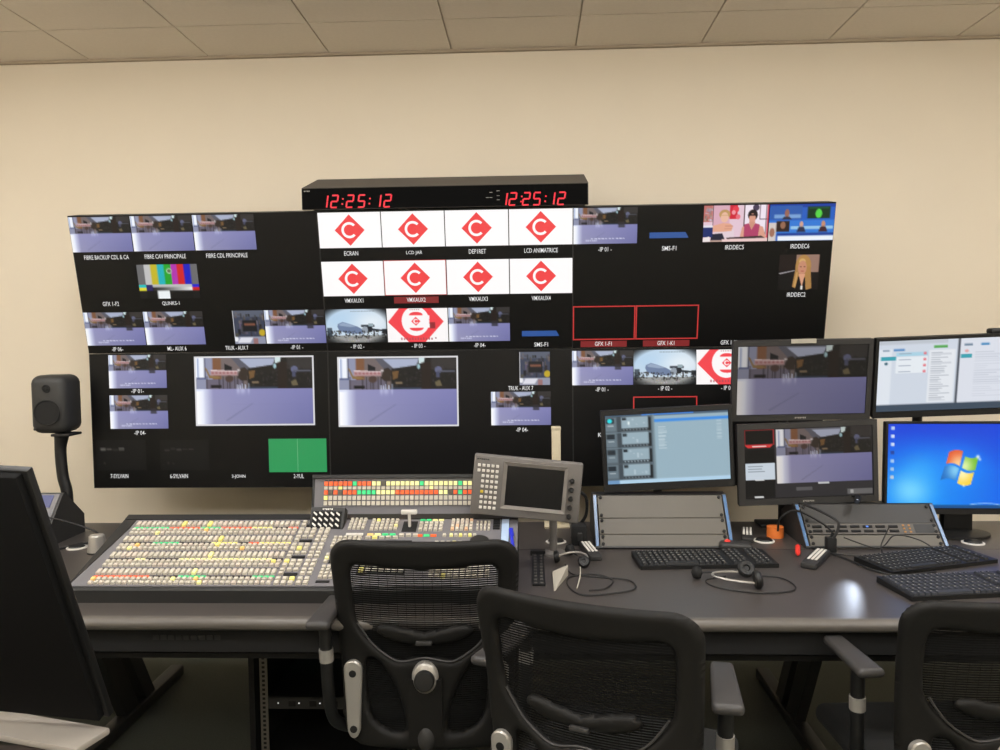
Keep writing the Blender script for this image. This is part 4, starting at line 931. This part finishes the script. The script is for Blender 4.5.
cable('thin black cable arching over the silver knob', [(-1.62, -1.085, DZ+.125), (-1.55, -1.10, DZ+.125), (-1.46, -1.10, DZ+.105), (-1.37, -1.08, DZ+.065), (-1.345, -1.06, DZ+.025), (-1.345, -1.05, DZ+.005)])
cable('black cable lying along the left end of the desk', [(-1.80, -1.30, DZ+.004), (-1.6, -1.20, DZ+.004), (-1.50, -1.12, DZ+.004), (-1.44, -1.02, DZ+.004), (-1.38, -1.03, DZ+.004), (-1.27, -1.0, DZ+.004)], .004)
# ------------------------------------------------------------------ keyboards
def keyboard(label, cx, cy, rz, L, Wd, group='black keyboards', col=(30, 30, 31)):
    t = thing('keyboard', label, 'keyboard', (cx, cy, DZ), (math.radians(2.0), 0, rz), group)
    MB().prism([(-Wd/2, .0035), (Wd/2, -.0025), (Wd/2, .016), (-Wd/2, .016), ], -L/2, L/2, 'x').build('body', M_BLACK, t, 0)
    mb = MB(); p = .0187; nx = int((L-.02)/p); ny = 6
    kc = srgb(*col); kt = srgb(col[0]+34, col[1]+34, col[2]+33); dk_ = srgb(150, 148, 140); ph = (Wd-.016)/ny
    for j in range(ny):
        i = 0
        while i < nx:
            wk = 1
            if j == 0 and i == 4: wk = 6
            if i in (15, 19) and nx > 20 and False: i += 1; continue
            x0 = -L/2+.01+i*p; x1 = x0+p*wk-.0025; y0 = -Wd/2+.008+j*ph; y1 = y0+ph-.0025
            gap = (i in (15, 19))
            if not gap:
                tt = .002; z0, z1 = .016, .0225
                mb.add([(x0, y0, z0), (x1, y0, z0), (x1, y1, z0), (x0, y1, z0), (x0+tt, y0+tt, z1), (x1-tt, y0+tt, z1), (x1-tt, y1-tt, z1), (x0+tt, y1-tt, z1)], [(4, 5, 6, 7), (0, 1, 5, 4), (1, 2, 6, 5), (2, 3, 7, 6), (3, 0, 4, 7)], 0, kc)
                mb.add([(x0+.005, y1-.0085, z1+.0002), (x0+.0095, y1-.0085, z1+.0002), (x0+.0095, y1-.0045, z1+.0002), (x0+.005, y1-.0045, z1+.0002)], [(0, 1, 2, 3)], 0, dk_)
            i += wk
    o = mb.build('keys', [M_KEY, M_KEYLIT], t, 0, True); o['kind'] = 'stuff'
    return t
keyboard('black keyboard in front of the blank slanted rack', .825, -1.255, math.radians(3.5), .455, .160)
k2 = keyboard('black keyboard tilted askew in front of the intercom rack', 1.555, -1.262, math.radians(19), .43, .165)
k3 = keyboard('black keyboard with pale key rows nearest the right chair', 1.545, -1.525, math.radians(8), .46, .175, col=(44, 46, 52))
cable('black keyboard cable running across the desk to the tilted keyboard', [(1.24, -1.06, DZ+.006), (1.27, -1.14, DZ+.005), (1.31, -1.25, DZ+.005), (1.34, -1.36, DZ+.005), (1.40, -1.42, DZ+.005), (1.48, -1.40, DZ+.005), (1.53, -1.38, DZ+.005)])
# mouse
t = thing('computer_mouse', 'black computer mouse with a red spot behind the left keyboard', 'mouse', (.972, -1.105, DZ), (0, 0, math.radians(80)))
mo = MB().rbox((-.032, -.058, 0), (.032, .058, .036), .014, seg=4); mo.v = [(x, y, z*(1-.35*((y+.0)/.058)**2) if z > .02 else z) for x, y, z in mo.v]; mo.build('body', M_DARK, t, 60)
MB().lathe([(.011, 0), (.010, .005), (.004, .009), (.001, .0095)], 14, Matrix.Translation((.0, .028, .027))).build('ball', M_RED, t)
# ------------------------------------------------------------------ remotes
def remote(label, cx, cy, rz, L=.16, Wd=.042, z=DZ, tilt=0):
    t = thing('remote_control', label, 'remote control', (cx, cy, z), (tilt, 0, rz), 'remote controls')
    MB().rbox((-Wd/2, -L/2, 0), (Wd/2, L/2, .02), .005).build('body', M_DARK, t)
    bmh = MB().rbox((-.0042, -.0055, 0), (.0042, .0055, .003), .001, seg=1).mesh('button', M_WHITE, 30)
    n = int((L-.05)/.0145)
    for j in range(n):
        for i in range(3): obj('button', bmh, t, (-.012+i*.012, L/2-.016-j*.0145, .0198))
    return t
remote('remote control beside the left slanted rack', .454, -1.155, math.radians(8), .185)
remote('remote control on the rear deck between the mouse and the orange tape', 1.058, -.94, math.radians(-15), .17)
remote('remote control lying diagonally in front of the intercom rack', 1.20, -1.252, math.radians(-33), .20, .05)
# tape, marker, pen
p = atz(779, 540, DZ); t = thing('tape_roll', 'small orange roll of tape on the rear deck', 'tape', (p.x, -.93, DZ))
MB().lathe([(.022, 0), (.031, 0), (.031, .040), (.022, .040)], 28).build('roll', M_ORANGE, t); MB().lathe([(.019, .001), (.0218, .001), (.0218, .039), (.019, .039)], 24).build('core', M_PAPER, t)
t = thing('marker', 'short red marker lying before the tape roll', 'marker', (1.175, -1.15, DZ+.0088), (PI/2, 0, math.radians(-18)))
MB().lathe([(.0075, -.05), (.0085, -.045), (.0085, .03), (.006, .045), (.003, .055)], 14).build('barrel', M_RED, t); MB().lathe([(.0088, -.052), (.0088, -.02), (.0086, -.02)], 14).build('cap', M_RED, t)
a, b_ = SP(.192, .185, .011)+so, SP(.181, .290, .011)+so
t = thing('pen', 'blue ballpoint pen lying on the right end of the mixer', 'pen', (a+b_)/2)
c_ = (a+b_)/2; MB().tube([a-c_, b_-c_], .0055, 10).build('barrel', M_BLUEPEN, t); MB().tube([a-c_, a-c_+(a-b_).normalized()*.012], [.005, .0015], 10).build('tip', M_SILVER, t)
MB().tube([b_-c_+Vector((.006, 0, .004)), b_-c_+(a-b_)*.4+Vector((.006, 0, .004))], .0018, 6).build('clip', M_BLUEPEN, t)
# ------------------------------------------------------------------ clutter left of the rack: perforated strip, headset, paper
t = thing('perforated_strip', 'black perforated metal strip lying beside the mixer', 'metal strip', (.27, -1.34, DZ))
MB().box((-.020, -.17, 0), (.020, .17, .006)).build('bar', M_BLACK, t, 0)
MB().box((-.026, .16, 0), (.026, .19, .016)).build('end_block', M_BLACK, t, 0)
hm = MB().lathe([(.0055, 0), (.0055, .0006), (.001, .0007)], 12).mesh('hole', mat('hole_grey', (92, 89, 84), .6))
for i in range(10):
    for sx in (-.0095, .0095): obj('hole', hm, t, (sx, -.155+i*.033, .006))
t = thing('paper_note', 'folded pale paper note lying behind the middle chair', 'paper', (.335, -1.45, DZ))
MB().add([(-.02, .05, .001), (.03, .045, .001), (-.02, -.11, .001), (-.02, .05, .012), (.03, .045, .035), (-.015, -.11, .003)], [(0, 1, 2), (3, 4, 5), (0, 1, 4, 3), (1, 2, 5, 4), (2, 0, 3, 5)]).build('sheet', M_PAPER, t, 0)
def headset(label, loc, rz, mic, sc=1.0, half=.075, band=.09):
    t = thing('headset', label, 'headset', loc, (0, 0, rz), 'wired headsets')
    hb = []
    for i in range(21): a = PI*i/20; hb.append((-half*math.cos(a), band*math.sin(a), .016+.010*math.sin(a)))
    MB().tube(hb, .0035, 8).build('headband', M_SILVER, t)
    for sx in (-1, 1):
        q = Matrix.Rotation(-rz, 4, 'Z') @ (Matrix.Rotation(math.radians(58), 4, 'X') if sx > 0 else Matrix.Rotation(math.radians(82), 4, 'Y'))
        e = MB().lathe([(.010*sc, -.012*sc), (.028*sc, -.010*sc), (.032*sc, -.004), (.032*sc, .006), (.025*sc, .012), (.013*sc, .010), (.010*sc, .005), (.001, .005)], 24, Matrix.Translation((sx*half, -.0, .032*sc)) @ q)
        e.build('ear_cup', M_BLACK, t)
    bm_ = bez([(half, 0, .034*sc), (half*.7+mic[0]*.3, mic[1]*.5, .018), (mic[0], mic[1], .020)], 6); MB().tube(bm_, .003, 6).build('microphone_boom', M_CABLE, t)
    MB().lathe([(.001, -.02), (.013, -.015), (.018, 0), (.013, .015), (.001, .02)], 16, Matrix.Translation((mic[0], mic[1]+.012, .0195))).build('microphone', M_BLACKM, t, 60)
    return t
headset('black headset with foam microphone in front of the left keyboard', (.925, -1.475, DZ), math.radians(92), (.045, .145), .85, .055, .12)
headset('tangled headset with pale headband beside the remote control', (.375, -1.29, DZ), math.radians(-35), (-.06, .085), .62, .055, .07)
cable('thin headset cable looping over the front of the desk', [(.94, -1.42, DZ+.004), (1.02, -1.43, DZ+.003), (1.045, -1.50, DZ+.003), (1.02, -1.56, DZ+.003), (.93, -1.58, DZ+.003), (.86, -1.56, DZ+.003), (.80, -1.52, DZ+.003), (.79, -1.46, DZ+.003), (.86, -1.42, DZ+.003)], .0022)
cable('coiled headset cable behind the middle chair', [(.36, -1.30, DZ+.004), (.38, -1.40, DZ+.003), (.46, -1.43, DZ+.003), (.55, -1.46, DZ+.003), (.56, -1.54, DZ+.003), (.50, -1.58, DZ+.003), (.40, -1.60, DZ+.003), (.36, -1.52, DZ+.003), (.37, -1.43, DZ+.003), (.45, -1.40, DZ+.003), (.50, -1.46, DZ+.003), (.47, -1.54, DZ+.003), (.42, -1.56, DZ+.003)], .0025)
cable('pale thin wire sticking out below the tangled headset', [(.405, -1.38, DZ+.02), (.40, -1.45, DZ+.012), (.385, -1.54, DZ+.003)], .002, M_PAPER)
cable('black cable hanging behind the swivelling control screen', [(.425, -1.06, DZ+.20), (.45, -1.03, DZ+.17), (.45, -1.0, DZ+.10), (.42, -.98, DZ+.05), (.40, -.97, DZ+.006)], .006)
cable('black cable arching over the intercom rack from the orange tape', [(1.165, -.96, DZ+.03), (1.17, -.98, DZ+.085), (1.22, -1.0, DZ+.115), (1.28, -1.09, DZ+.09), (1.30, -1.13, DZ+.07)], .004)
cable('thick black cable drooping from the lower charcoal monitor', [(1.23, -1.0, .895), (1.27, -1.08, .885), (1.315, -1.13, .86), (1.315, -1.14, .83), (1.30, -1.14, .80)], .005)
t = thing('cable_connector', 'black plug block hanging in front of the intercom rack', 'connector', (1.30, -1.125, DZ))
MB().rbox((-.022, -.02, .0), (.012, .012, .052), .005).build('body', M_BLACKM, t); MB().tube([(0, 0, .05), (.004, .0, .066)], .006, 8).build('strain_relief', M_BLACKM, t)
cable('thin black cable trailing along the front of the intercom rack', [(1.34, -1.13, DZ+.05), (1.46, -1.13, DZ+.012), (1.52, -1.12, DZ+.055), (1.60, -1.13, DZ+.04), (1.66, -1.15, DZ+.004), (1.70, -1.13, DZ+.004)], .0025)
cable('thin black cable looping down before the intercom rack', [(1.50, -1.12, DZ+.085), (1.46, -1.15, DZ+.03), (1.44, -1.19, DZ+.004), (1.36, -1.20, DZ+.004), (1.27, -1.15, DZ+.004), (1.22, -1.05, DZ+.004)], .0025)
t = thing('charger_plug', 'black charger block standing beside the left slanted rack', 'charger', (.425, -1.03, DZ))
MB().rbox((-.03, -.03, 0), (.025, .03, .075), .008).build('body', M_BLACKM, t); MB().rbox((-.01, -.034, .02), (.008, -.029, .05), .002, seg=1).build('label', M_CHAR, t)
# ------------------------------------------------------------------ added LED lamp, put in to cast the bluish spot on the worktop
def added_led_lamp(label, base, tip, target, power, size, blend=1.0):
    t = thing('added_led_lamp', label, 'added lamp', base, group='added LED lamps')
    d = Vector(tip)-Vector(base)
    MB().tube(bez([(0, 0, 0), d*.5+Vector((0, .02, .01)), d], 6), .004, 8).build('neck', M_BLACK, t)
    dr = (Vector(target)-Vector(tip)).normalized(); q = dr.to_track_quat('Z', 'Y').to_matrix().to_4x4()
    MB().lathe([(.006, -.012), (.010, -.008), (.011, .034), (.0095, .034), (.009, .004), (.001, .004)], 16, Matrix.Translation(d) @ q).build('head', M_BLACK, t)
    MB().lathe([(.006, .0045), (.006, .006), (.001, .0065)], 14, Matrix.Translation(d) @ q).build('led', mat('cool_led', (225, 235, 255), .5, emit=1.0), t)
    L = bpy.data.lights.new('added_led_light', 'SPOT'); L.energy = power; L.color = (.72, .82, 1.0); L.spot_size = size; L.spot_blend = blend; L.shadow_soft_size = .006
    o = bpy.data.objects.new('added_led_light', L); COL.objects.link(o); o.parent = t; o.location = d+dr*.036; o.rotation_euler = dr.to_track_quat('-Z', 'Y').to_euler()
sp = atz(842, 600, DZ)
added_led_lamp('added black LED lamp above the intercom rack for the desk spot', (1.44, -.945, .884), (1.44, -1.0, .912), sp, 2.3, math.radians(12))

# ------------------------------------------------------------------ foreground left: dark side desk and monitor seen from behind
sd = thing('side_desk', 'dark side desk under the large black monitor at left', 'desk', (-1.2, -2.55, 0))
MB().box((-.8, -.45, .705), (.56, .12, .735)).build('worktop', mat('dark_wood', (52, 44, 40), .45, var=.15, scale=8, stretch=(2, 12, 12)), sd, 0)
for x in (-.74, .46): MB().box((x, -.40, 0), (x+.05, .08, .705)).build('leg', M_CHAR, sd, 0)
# monitor: corners from the photograph, back leaning towards the room
tr_, br_ = aty(17, 477, -2.62), aty(101, 720, -2.40)
upv = (tr_-br_); H = upv.length; upv.normalize(); xv = Vector((1, -.10, -.012)); xv = (xv-upv*xv.dot(upv)).normalized(); nv = upv.cross(xv)
R = Matrix((xv, nv*1, upv)).transposed(); W = .62
if (R @ Vector((0, 1, 0))).y > 0 and False: pass
t = thing('computer_monitor', 'large black monitor seen from behind in the left foreground', 'monitor', br_-xv*W/2, R.to_euler())
fs_ = 1 if (R @ Vector((0, 1, 0))).y > 0 else -1
MB().rbox((-W/2, -.004, 0), (W/2, .020, H), .003).build('back_shell', mat('shell_black', (7, 7, 7), .8, spec=.2), t)
MB().rbox((-W/2-.003, .012, -.006), (W/2+.010, .028, H+.004), .003).build('side_frame', M_BLACK, t)
MB().box((-W/2+.01, .028, .01), (W/2-.005, .029, H-.01)).build('screen', M_SCRB, t, 0)
MB().box((-.22, -.03, .1), (.05, -.003, .3)).build('connector_hump', M_BLACKM, t, 0)
Mw = (Matrix.Translation(t.location) @ R.to_4x4()).inverted() @ Matrix.Translation((-.842, -2.350, .7355)) @ Matrix.Rotation(math.radians(-15), 4, 'Z')
MB().rbox((-.25, -.055, 0), (.25, .03, .014), .004, Mw).build('stand_base', mat('pale_grey_plastic', (150, 143, 134), .5), t)
MB().box((-.20, -.02, .013), (-.1, .01, .12), Mw).build('stand_column', M_CHAR, t, 0)

# ------------------------------------------------------------------ chairs
def poly_dist(P, poly):
    """signed distance of points P (n,2) to closed polygon, positive inside, and nearest boundary points"""
    A = np.array(poly); B = np.roll(A, -1, 0); d = B-A
    best = np.full(len(P), 1e9); near = np.zeros_like(P); ins = np.zeros(len(P), bool)
    for a, b_, e in zip(A, B, d):
        t = np.clip(((P-a)@e)/max(e@e, 1e-12), 0, 1); q = a+t[:, None]*e; r = np.hypot(*(P-q).T)
        m_ = r < best; best[m_] = r[m_]; near[m_] = q[m_]
        c = ((a[1] > P[:, 1]) != (b_[1] > P[:, 1]))
        if a[1] != b_[1]: ins ^= c & (P[:, 0] < (b_[0]-a[0])*(P[:, 1]-a[1])/(b_[1]-a[1])+a[0])
    return np.where(ins, best, -best), near
def smoothpoly(pts, n=6):
    P = [Vector((p[0], p[1], 0)) for p in pts]; P = P+P[:3]; out = []
    for i in range(len(pts)):
        p0, p1, p2, p3 = P[i], P[i+1], P[i+2], P[(i+3)] if i+3 < len(P) else P[i+3-len(pts)]
        for k in range(n):
            t = k/n; q = 0.5*((2*p1)+(p2-p0)*t+(2*p0-5*p1+4*p2-p3)*t*t+(3*p1-p0-3*p2+p3)*t**3); out.append((q.x, q.y))
    return out
def inflate(outer, holes, step, rad, thick, surf, name, material):
    """rounded solid whose outline is given in (s,t); surf maps (s,t,depth) to space"""
    A = np.array(outer); x0, y0 = A.min(0)-step; x1, y1 = A.max(0)+step
    gx = np.arange(x0, x1+step, step); gy = np.arange(y0, y1+step, step); GX, GY = np.meshgrid(gx, gy); P = np.stack([GX.ravel(), GY.ravel()], 1)
    sd_, nr = poly_dist(P, outer)
    for h in holes:
        s2, n2 = poly_dist(P, h); s2 = -s2; m_ = s2 < sd_; sd_ = np.where(m_, s2, sd_); nr[m_] = n2[m_]
    nx, ny = len(gx), len(gy)
    ix = np.arange(nx*ny).reshape(ny, nx); cells = np.stack([ix[:-1, :-1], ix[:-1, 1:], ix[1:, 1:], ix[1:, :-1]], -1).reshape(-1, 4)
    keep = (sd_[cells] > 0).any(1); cells = cells[keep]
    Q = P.copy(); out = sd_ < 0; near_in = (sd_ >= 0) & (sd_ < step*.3)
    sn = out | near_in; Q[sn] = nr[sn]; d = np.where(sn, 0, sd_)
    tt = np.clip(d/rad, 0, 1); hgt = thick*np.sqrt(1-(1-tt)**2)
    used = np.unique(cells); mp = -np.ones(nx*ny, int); mp[used] = np.arange(len(used)); n = len(used)
    vs = [surf(Q[i, 0], Q[i, 1], -hgt[i]) for i in used]+[surf(Q[i, 0], Q[i, 1], hgt[i]) for i in used]
    fc = mp[cells]; fs = [tuple(f) for f in fc.tolist()]+[tuple(reversed([i+n for i in f])) for f in fc.tolist()]
    me = bpy.data.meshes.new(name); me.from_pydata(vs, [], fs); me.materials.append(material)
    bm = bmesh.new(); bm.from_mesh(me); bmesh.ops.remove_doubles(bm, verts=bm.verts[:], dist=2e-4); bmesh.ops.recalc_face_normals(bm, faces=bm.faces[:])
    bm.to_mesh(me); bm.free(); me.polygons.foreach_set('use_smooth', [True]*len(me.polygons)); me.update(); return me
BZ = 0.425          # height of the bottom of the back
def surf(s, t, q):  # back surface: concave sideways, leaning back at the top, bulging at the lumbar
    y = -.235+.75*s*s-.105*max(t, 0)**1.25/.56**.25+.02*math.sin(min(max(t/.56, 0), 1)*PI)
    return (s*1.06, y+q, BZ+t)
def rrect(x0, y0, x1, y1, r, n=6):
    P = []
    for cx, cy, a0 in ((x1-r, y1-r, 0), (x0+r, y1-r, PI/2), (x0+r, y0+r, PI), (x1-r, y0+r, 1.5*PI)):
        for i in range(n+1): a = a0+PI/2*i/n; P.append((cx+r*math.cos(a), cy+r*math.sin(a)))
    return P
def tapered(P):   # outer outline narrows a little downwards
    return [(x*(1-.10*max(0, (.30-y))/.30), y) for x, y in P]
OUT = tapered(rrect(-.242, -.03, .242, .56, .062, 8))
mir = lambda L: L+[(-x, y) for x, y in reversed(L)]
TOPH = smoothpoly(mir([(-.0, .478), (-.10, .484), (-.162, .490), (-.184, .474), (-.187, .43), (-.182, .35), (-.172, .312), (-.135, .264), (-.085, .226), (-.060, .220), (-.03, .228)][::-1])[::-1])
LOWL = smoothpoly([(-.155, .208), (-.135, .220), (-.105, .188), (-.075, .128), (-.058, .065), (-.060, .022), (-.115, .032), (-.145, .070), (-.155, .135)])
LOWR = [(-x, y) for x, y in LOWL]
ME_FRAME = inflate(OUT, [TOPH, LOWL, LOWR], .0075, .020, .016, surf, 'back_frame', M_CHAIRF)
ms = MB(); pit = .0062; n = 18
t_ = .02
while t_ < .50:
    wmax = .205*(1-.08*max(0, .3-t_)/.3); row = []
    for i in range(n+1):
        s_ = -wmax+2*wmax*i/n; row.append((Vector(surf(s_, t_, .004)), Vector(surf(s_, t_+.0045, .004))))
    vs = [p for a in row for p in a]; ms.add(vs, [(2*i, 2*i+2, 2*i+3, 2*i+1) for i in range(n)])
    t_ += pit
ME_MESH = ms.mesh('mesh_panel', M_MESH, 0)
vt = MB()
for i in range(-8, 9):
    pts = [Vector(surf(i*.023, .02+.48*k/14, .006)) for k in range(15)]; vt.tube(pts, .0006, 3, False)
ME_VERT = vt.mesh('mesh_cords', M_MESH, 0)
# lumbar pad: curved band
lp = smoothpoly(mir([(0, .305), (-.06, .318), (-.105, .325), (-.125, .305), (-.10, .285), (-.05, .272)]))
ME_LUMB = inflate(lp, [], .008, .016, .012, lambda s, t, q: tuple(Vector(surf(s, t, q))+Vector((0, -.012, 0))), 'lumbar_pad', M_CHAIRF)
ME_LUMBGRIP = MB().rbox((-.022, -.012, -.006), (.022, .004, .006), .003).mesh('lumbar_grip', M_DARK)
# piping line along the lower edge of the mesh
lowline = [(-.174, .322), (-.135, .264), (-.085, .226), (-.055, .220), (0, .231), (.055, .220), (.085, .226), (.135, .264), (.174, .322)]
ME_PIPE = MB().tube([Vector(surf(p.x, p.y, 0))+Vector((0, -.013, 0)) for p in bez([(a, b_, 0) for a, b_ in lowline], 6)], .0028, 6).mesh('edge_piping', M_ARM)
# knob on the spine
kc = Vector(surf(0, .180, -.016)); lean = Matrix.Rotation(math.radians(-8), 4, 'X')
kr = Matrix.Translation(kc) @ lean @ Matrix.Rotation(PI/2, 4, 'X')
ring = MB().lathe([(.036, -.004), (.036, .006), (.031, .014), (.029, .016)], 32, kr @ Matrix.Diagonal((1, 1.22, 1, 1)))
ME_RING = ring.mesh('knob_ring', M_SILVER, 50)
ME_KNOB = MB().lathe([(.0275, .0), (.0275, .026), (.024, .031), (.001, .032)], 28, kr @ Matrix.Translation((0, -.006, 0))).mesh('knob', M_BLACK, 40)
ME_BUMP = MB().lathe([(.03, 0), (.028, .008), (.018, .015), (.001, .018)], 20, Matrix.Translation(Vector(surf(0, .012, -.014))) @ lean @ Matrix.Rotation(PI/2, 4, 'X') @ Matrix.Diagonal((.8, 1.3, 1, 1))).mesh('hinge_cap', M_DARK, 50)
def sideplate(sx):
    pts = rrect(-.026, 0.0, .026, .215, .0255, 6); pts = [(x*(1-.38*(1-y/.215)), y) for x, y in pts]
    b = MB(); yb = lambda z: surf(.19, z, 0)[1]-.018
    n = len(pts); A = [Vector((sx*.2+x, yb(.002+z)-.012, BZ+.002+z)) for x, z in pts]; B = [p+Vector((0, .012, 0)) for p in A]; A2 = [Vector((sx*.2+x*.8, yb(.002+z)-.015, BZ+.002+.1075+(z-.1075)*.97)) for x, z in pts]
    b.add(A+B+A2, [tuple(range(2*n, 3*n)), tuple(range(n, 2*n))]+[(i, (i+1) % n, n+(i+1) % n, n+i) for i in range(n)]+[(2*n+i, 2*n+(i+1) % n, (i+1) % n, i) for i in range(n)])
    pl = b.mesh('side_plate', M_SILVER, 30); bo_ = []
    for z in (.028, .182):
        bo_.append(MB().lathe([(.010, 0), (.010, .004), (.001, .0048)], 16, Matrix.Translation((sx*.2, yb(z)-.014, BZ+z)) @ Matrix.Rotation(PI/2, 4, 'X')).mesh('bolt', M_BLACK, 40))
    return pl, bo_
SP_ = {sx: sideplate(sx) for sx in (-1, 1)}
ME_SEAT = MB().rbox((-.245, -.20, .445), (.245, .26, .505), .028, seg=4).mesh('seat', M_FABRIC, 60)
ME_PAN = MB().rbox((-.19, -.18, .415), (.19, .19, .447), .01).mesh('seat_pan', M_BLACK, 40)
ME_SPINE = MB().prism([(-.12, .40), (-.255, .415), (-.262, .60), (-.240, .60), (-.225, .44), (-.12, .432)], -.045, .045, 'x').mesh('spine', M_CHAIRF, 30)
def arm_meshes(sx):
    ax = sx*.274
    pad = MB().rbox((ax-.033, -.185, .753), (ax+.033, .04, .777), .011, seg=3)
    pad.v = [(ax+(x-ax)*(1-.22*max(0, (y+.08)/.12)), y, z) for x, y, z in pad.v]
    post = MB().tube(bez([(sx*.17, -.03, .435), (sx*.225, -.05, .432), (sx*.262, -.08, .47), (sx*.270, -.10, .56), (sx*.272, -.105, .68), (sx*.274, -.11, .754)], 6), .017, 12)
    col = MB().tube([(sx*.2712, -.103, .640), (sx*.2724, -.105, .675)], .0195, 16)
    return pad.mesh('armrest_pad', M_ARM, 50), post.mesh('armrest_post', M_BLACK, 50), col.mesh('collar', M_SILVER, 50)
ARM = {sx: arm_meshes(sx) for sx in (-1, 1)}
ME_COL2 = MB().tube([(0, 0, .08), (0, 0, .40)], .027, 16).mesh('gas_column', M_BLACK)
ME_LEG = MB().prism([(.02, .075), (.30, .055), (.30, .075), (.02, .115)], -.018, .018, 'y').mesh('base_leg', M_BLACK, 20)
ME_WHEEL = MB().lathe([(.006, -.022), (.028, -.022), (.030, -.016), (.030, .016), (.028, .022), (.006, .022)], 18, Matrix.Rotation(PI/2, 4, 'X')).mesh('caster', M_BLACK, 40)
def chair(label, x, y, rz, dz, slide=0, pad_turn=0):
    t = thing('office_chair', label, 'chair', (x, y, 0), (0, 0, rz), 'mesh back office chairs')
    up = lambda name, me: obj(name, me, t, (0, 0, dz))
    fr = up('back_frame', ME_FRAME); m_ = up('mesh_panel', ME_MESH); m_['kind'] = 'stuff'; c_ = up('mesh_cords', ME_VERT); c_['kind'] = 'stuff'
    l_ = up('lumbar_pad', ME_LUMB); obj('lumbar_grip', ME_LUMBGRIP, l_, Vector(surf(0, .278, 0))+Vector((0, -.02, 0))); up('edge_piping', ME_PIPE)
    k_ = up('adjuster_knob', ME_KNOB); obj('knob_ring', ME_RING, k_); up('hinge_cap', ME_BUMP)
    for sx in (-1, 1):
        p_ = up('side_plate', SP_[sx][0])
        for b_ in SP_[sx][1]: obj('bolt', b_, p_)
        a_ = up('armrest_post', ARM[sx][1]); a_.location.y = slide; obj('collar', ARM[sx][2], a_)
        pd = obj('armrest_pad', ARM[sx][0], a_); th = pad_turn if sx > 0 else 0
        c0 = Vector((sx*.274, -.11, 0)); pd.rotation_euler = (0, 0, th); pd.location = c0-Matrix.Rotation(th, 3, 'Z') @ c0
    up('seat', ME_SEAT); up('seat_pan', ME_PAN); up('spine', ME_SPINE); up('gas_column', ME_COL2)
    for i in range(5):
        l = obj('base_leg', ME_LEG, t); l.rotation_euler = (0, 0, 2*PI*i/5+.3)
        obj('caster', ME_WHEEL, l, (.285, 0, .0302))
    return t
chair('black mesh office chair in front of the vision mixer', -.040, -1.575, 0, 0, -.13)
chair('turned black mesh office chair nearest the camera in the middle', .455, -2.02, math.radians(-24), -.013, 0, math.radians(14))
chair('black mesh office chair at the right edge near the keyboards', 1.33, -1.838, math.radians(3), -.067, .03)
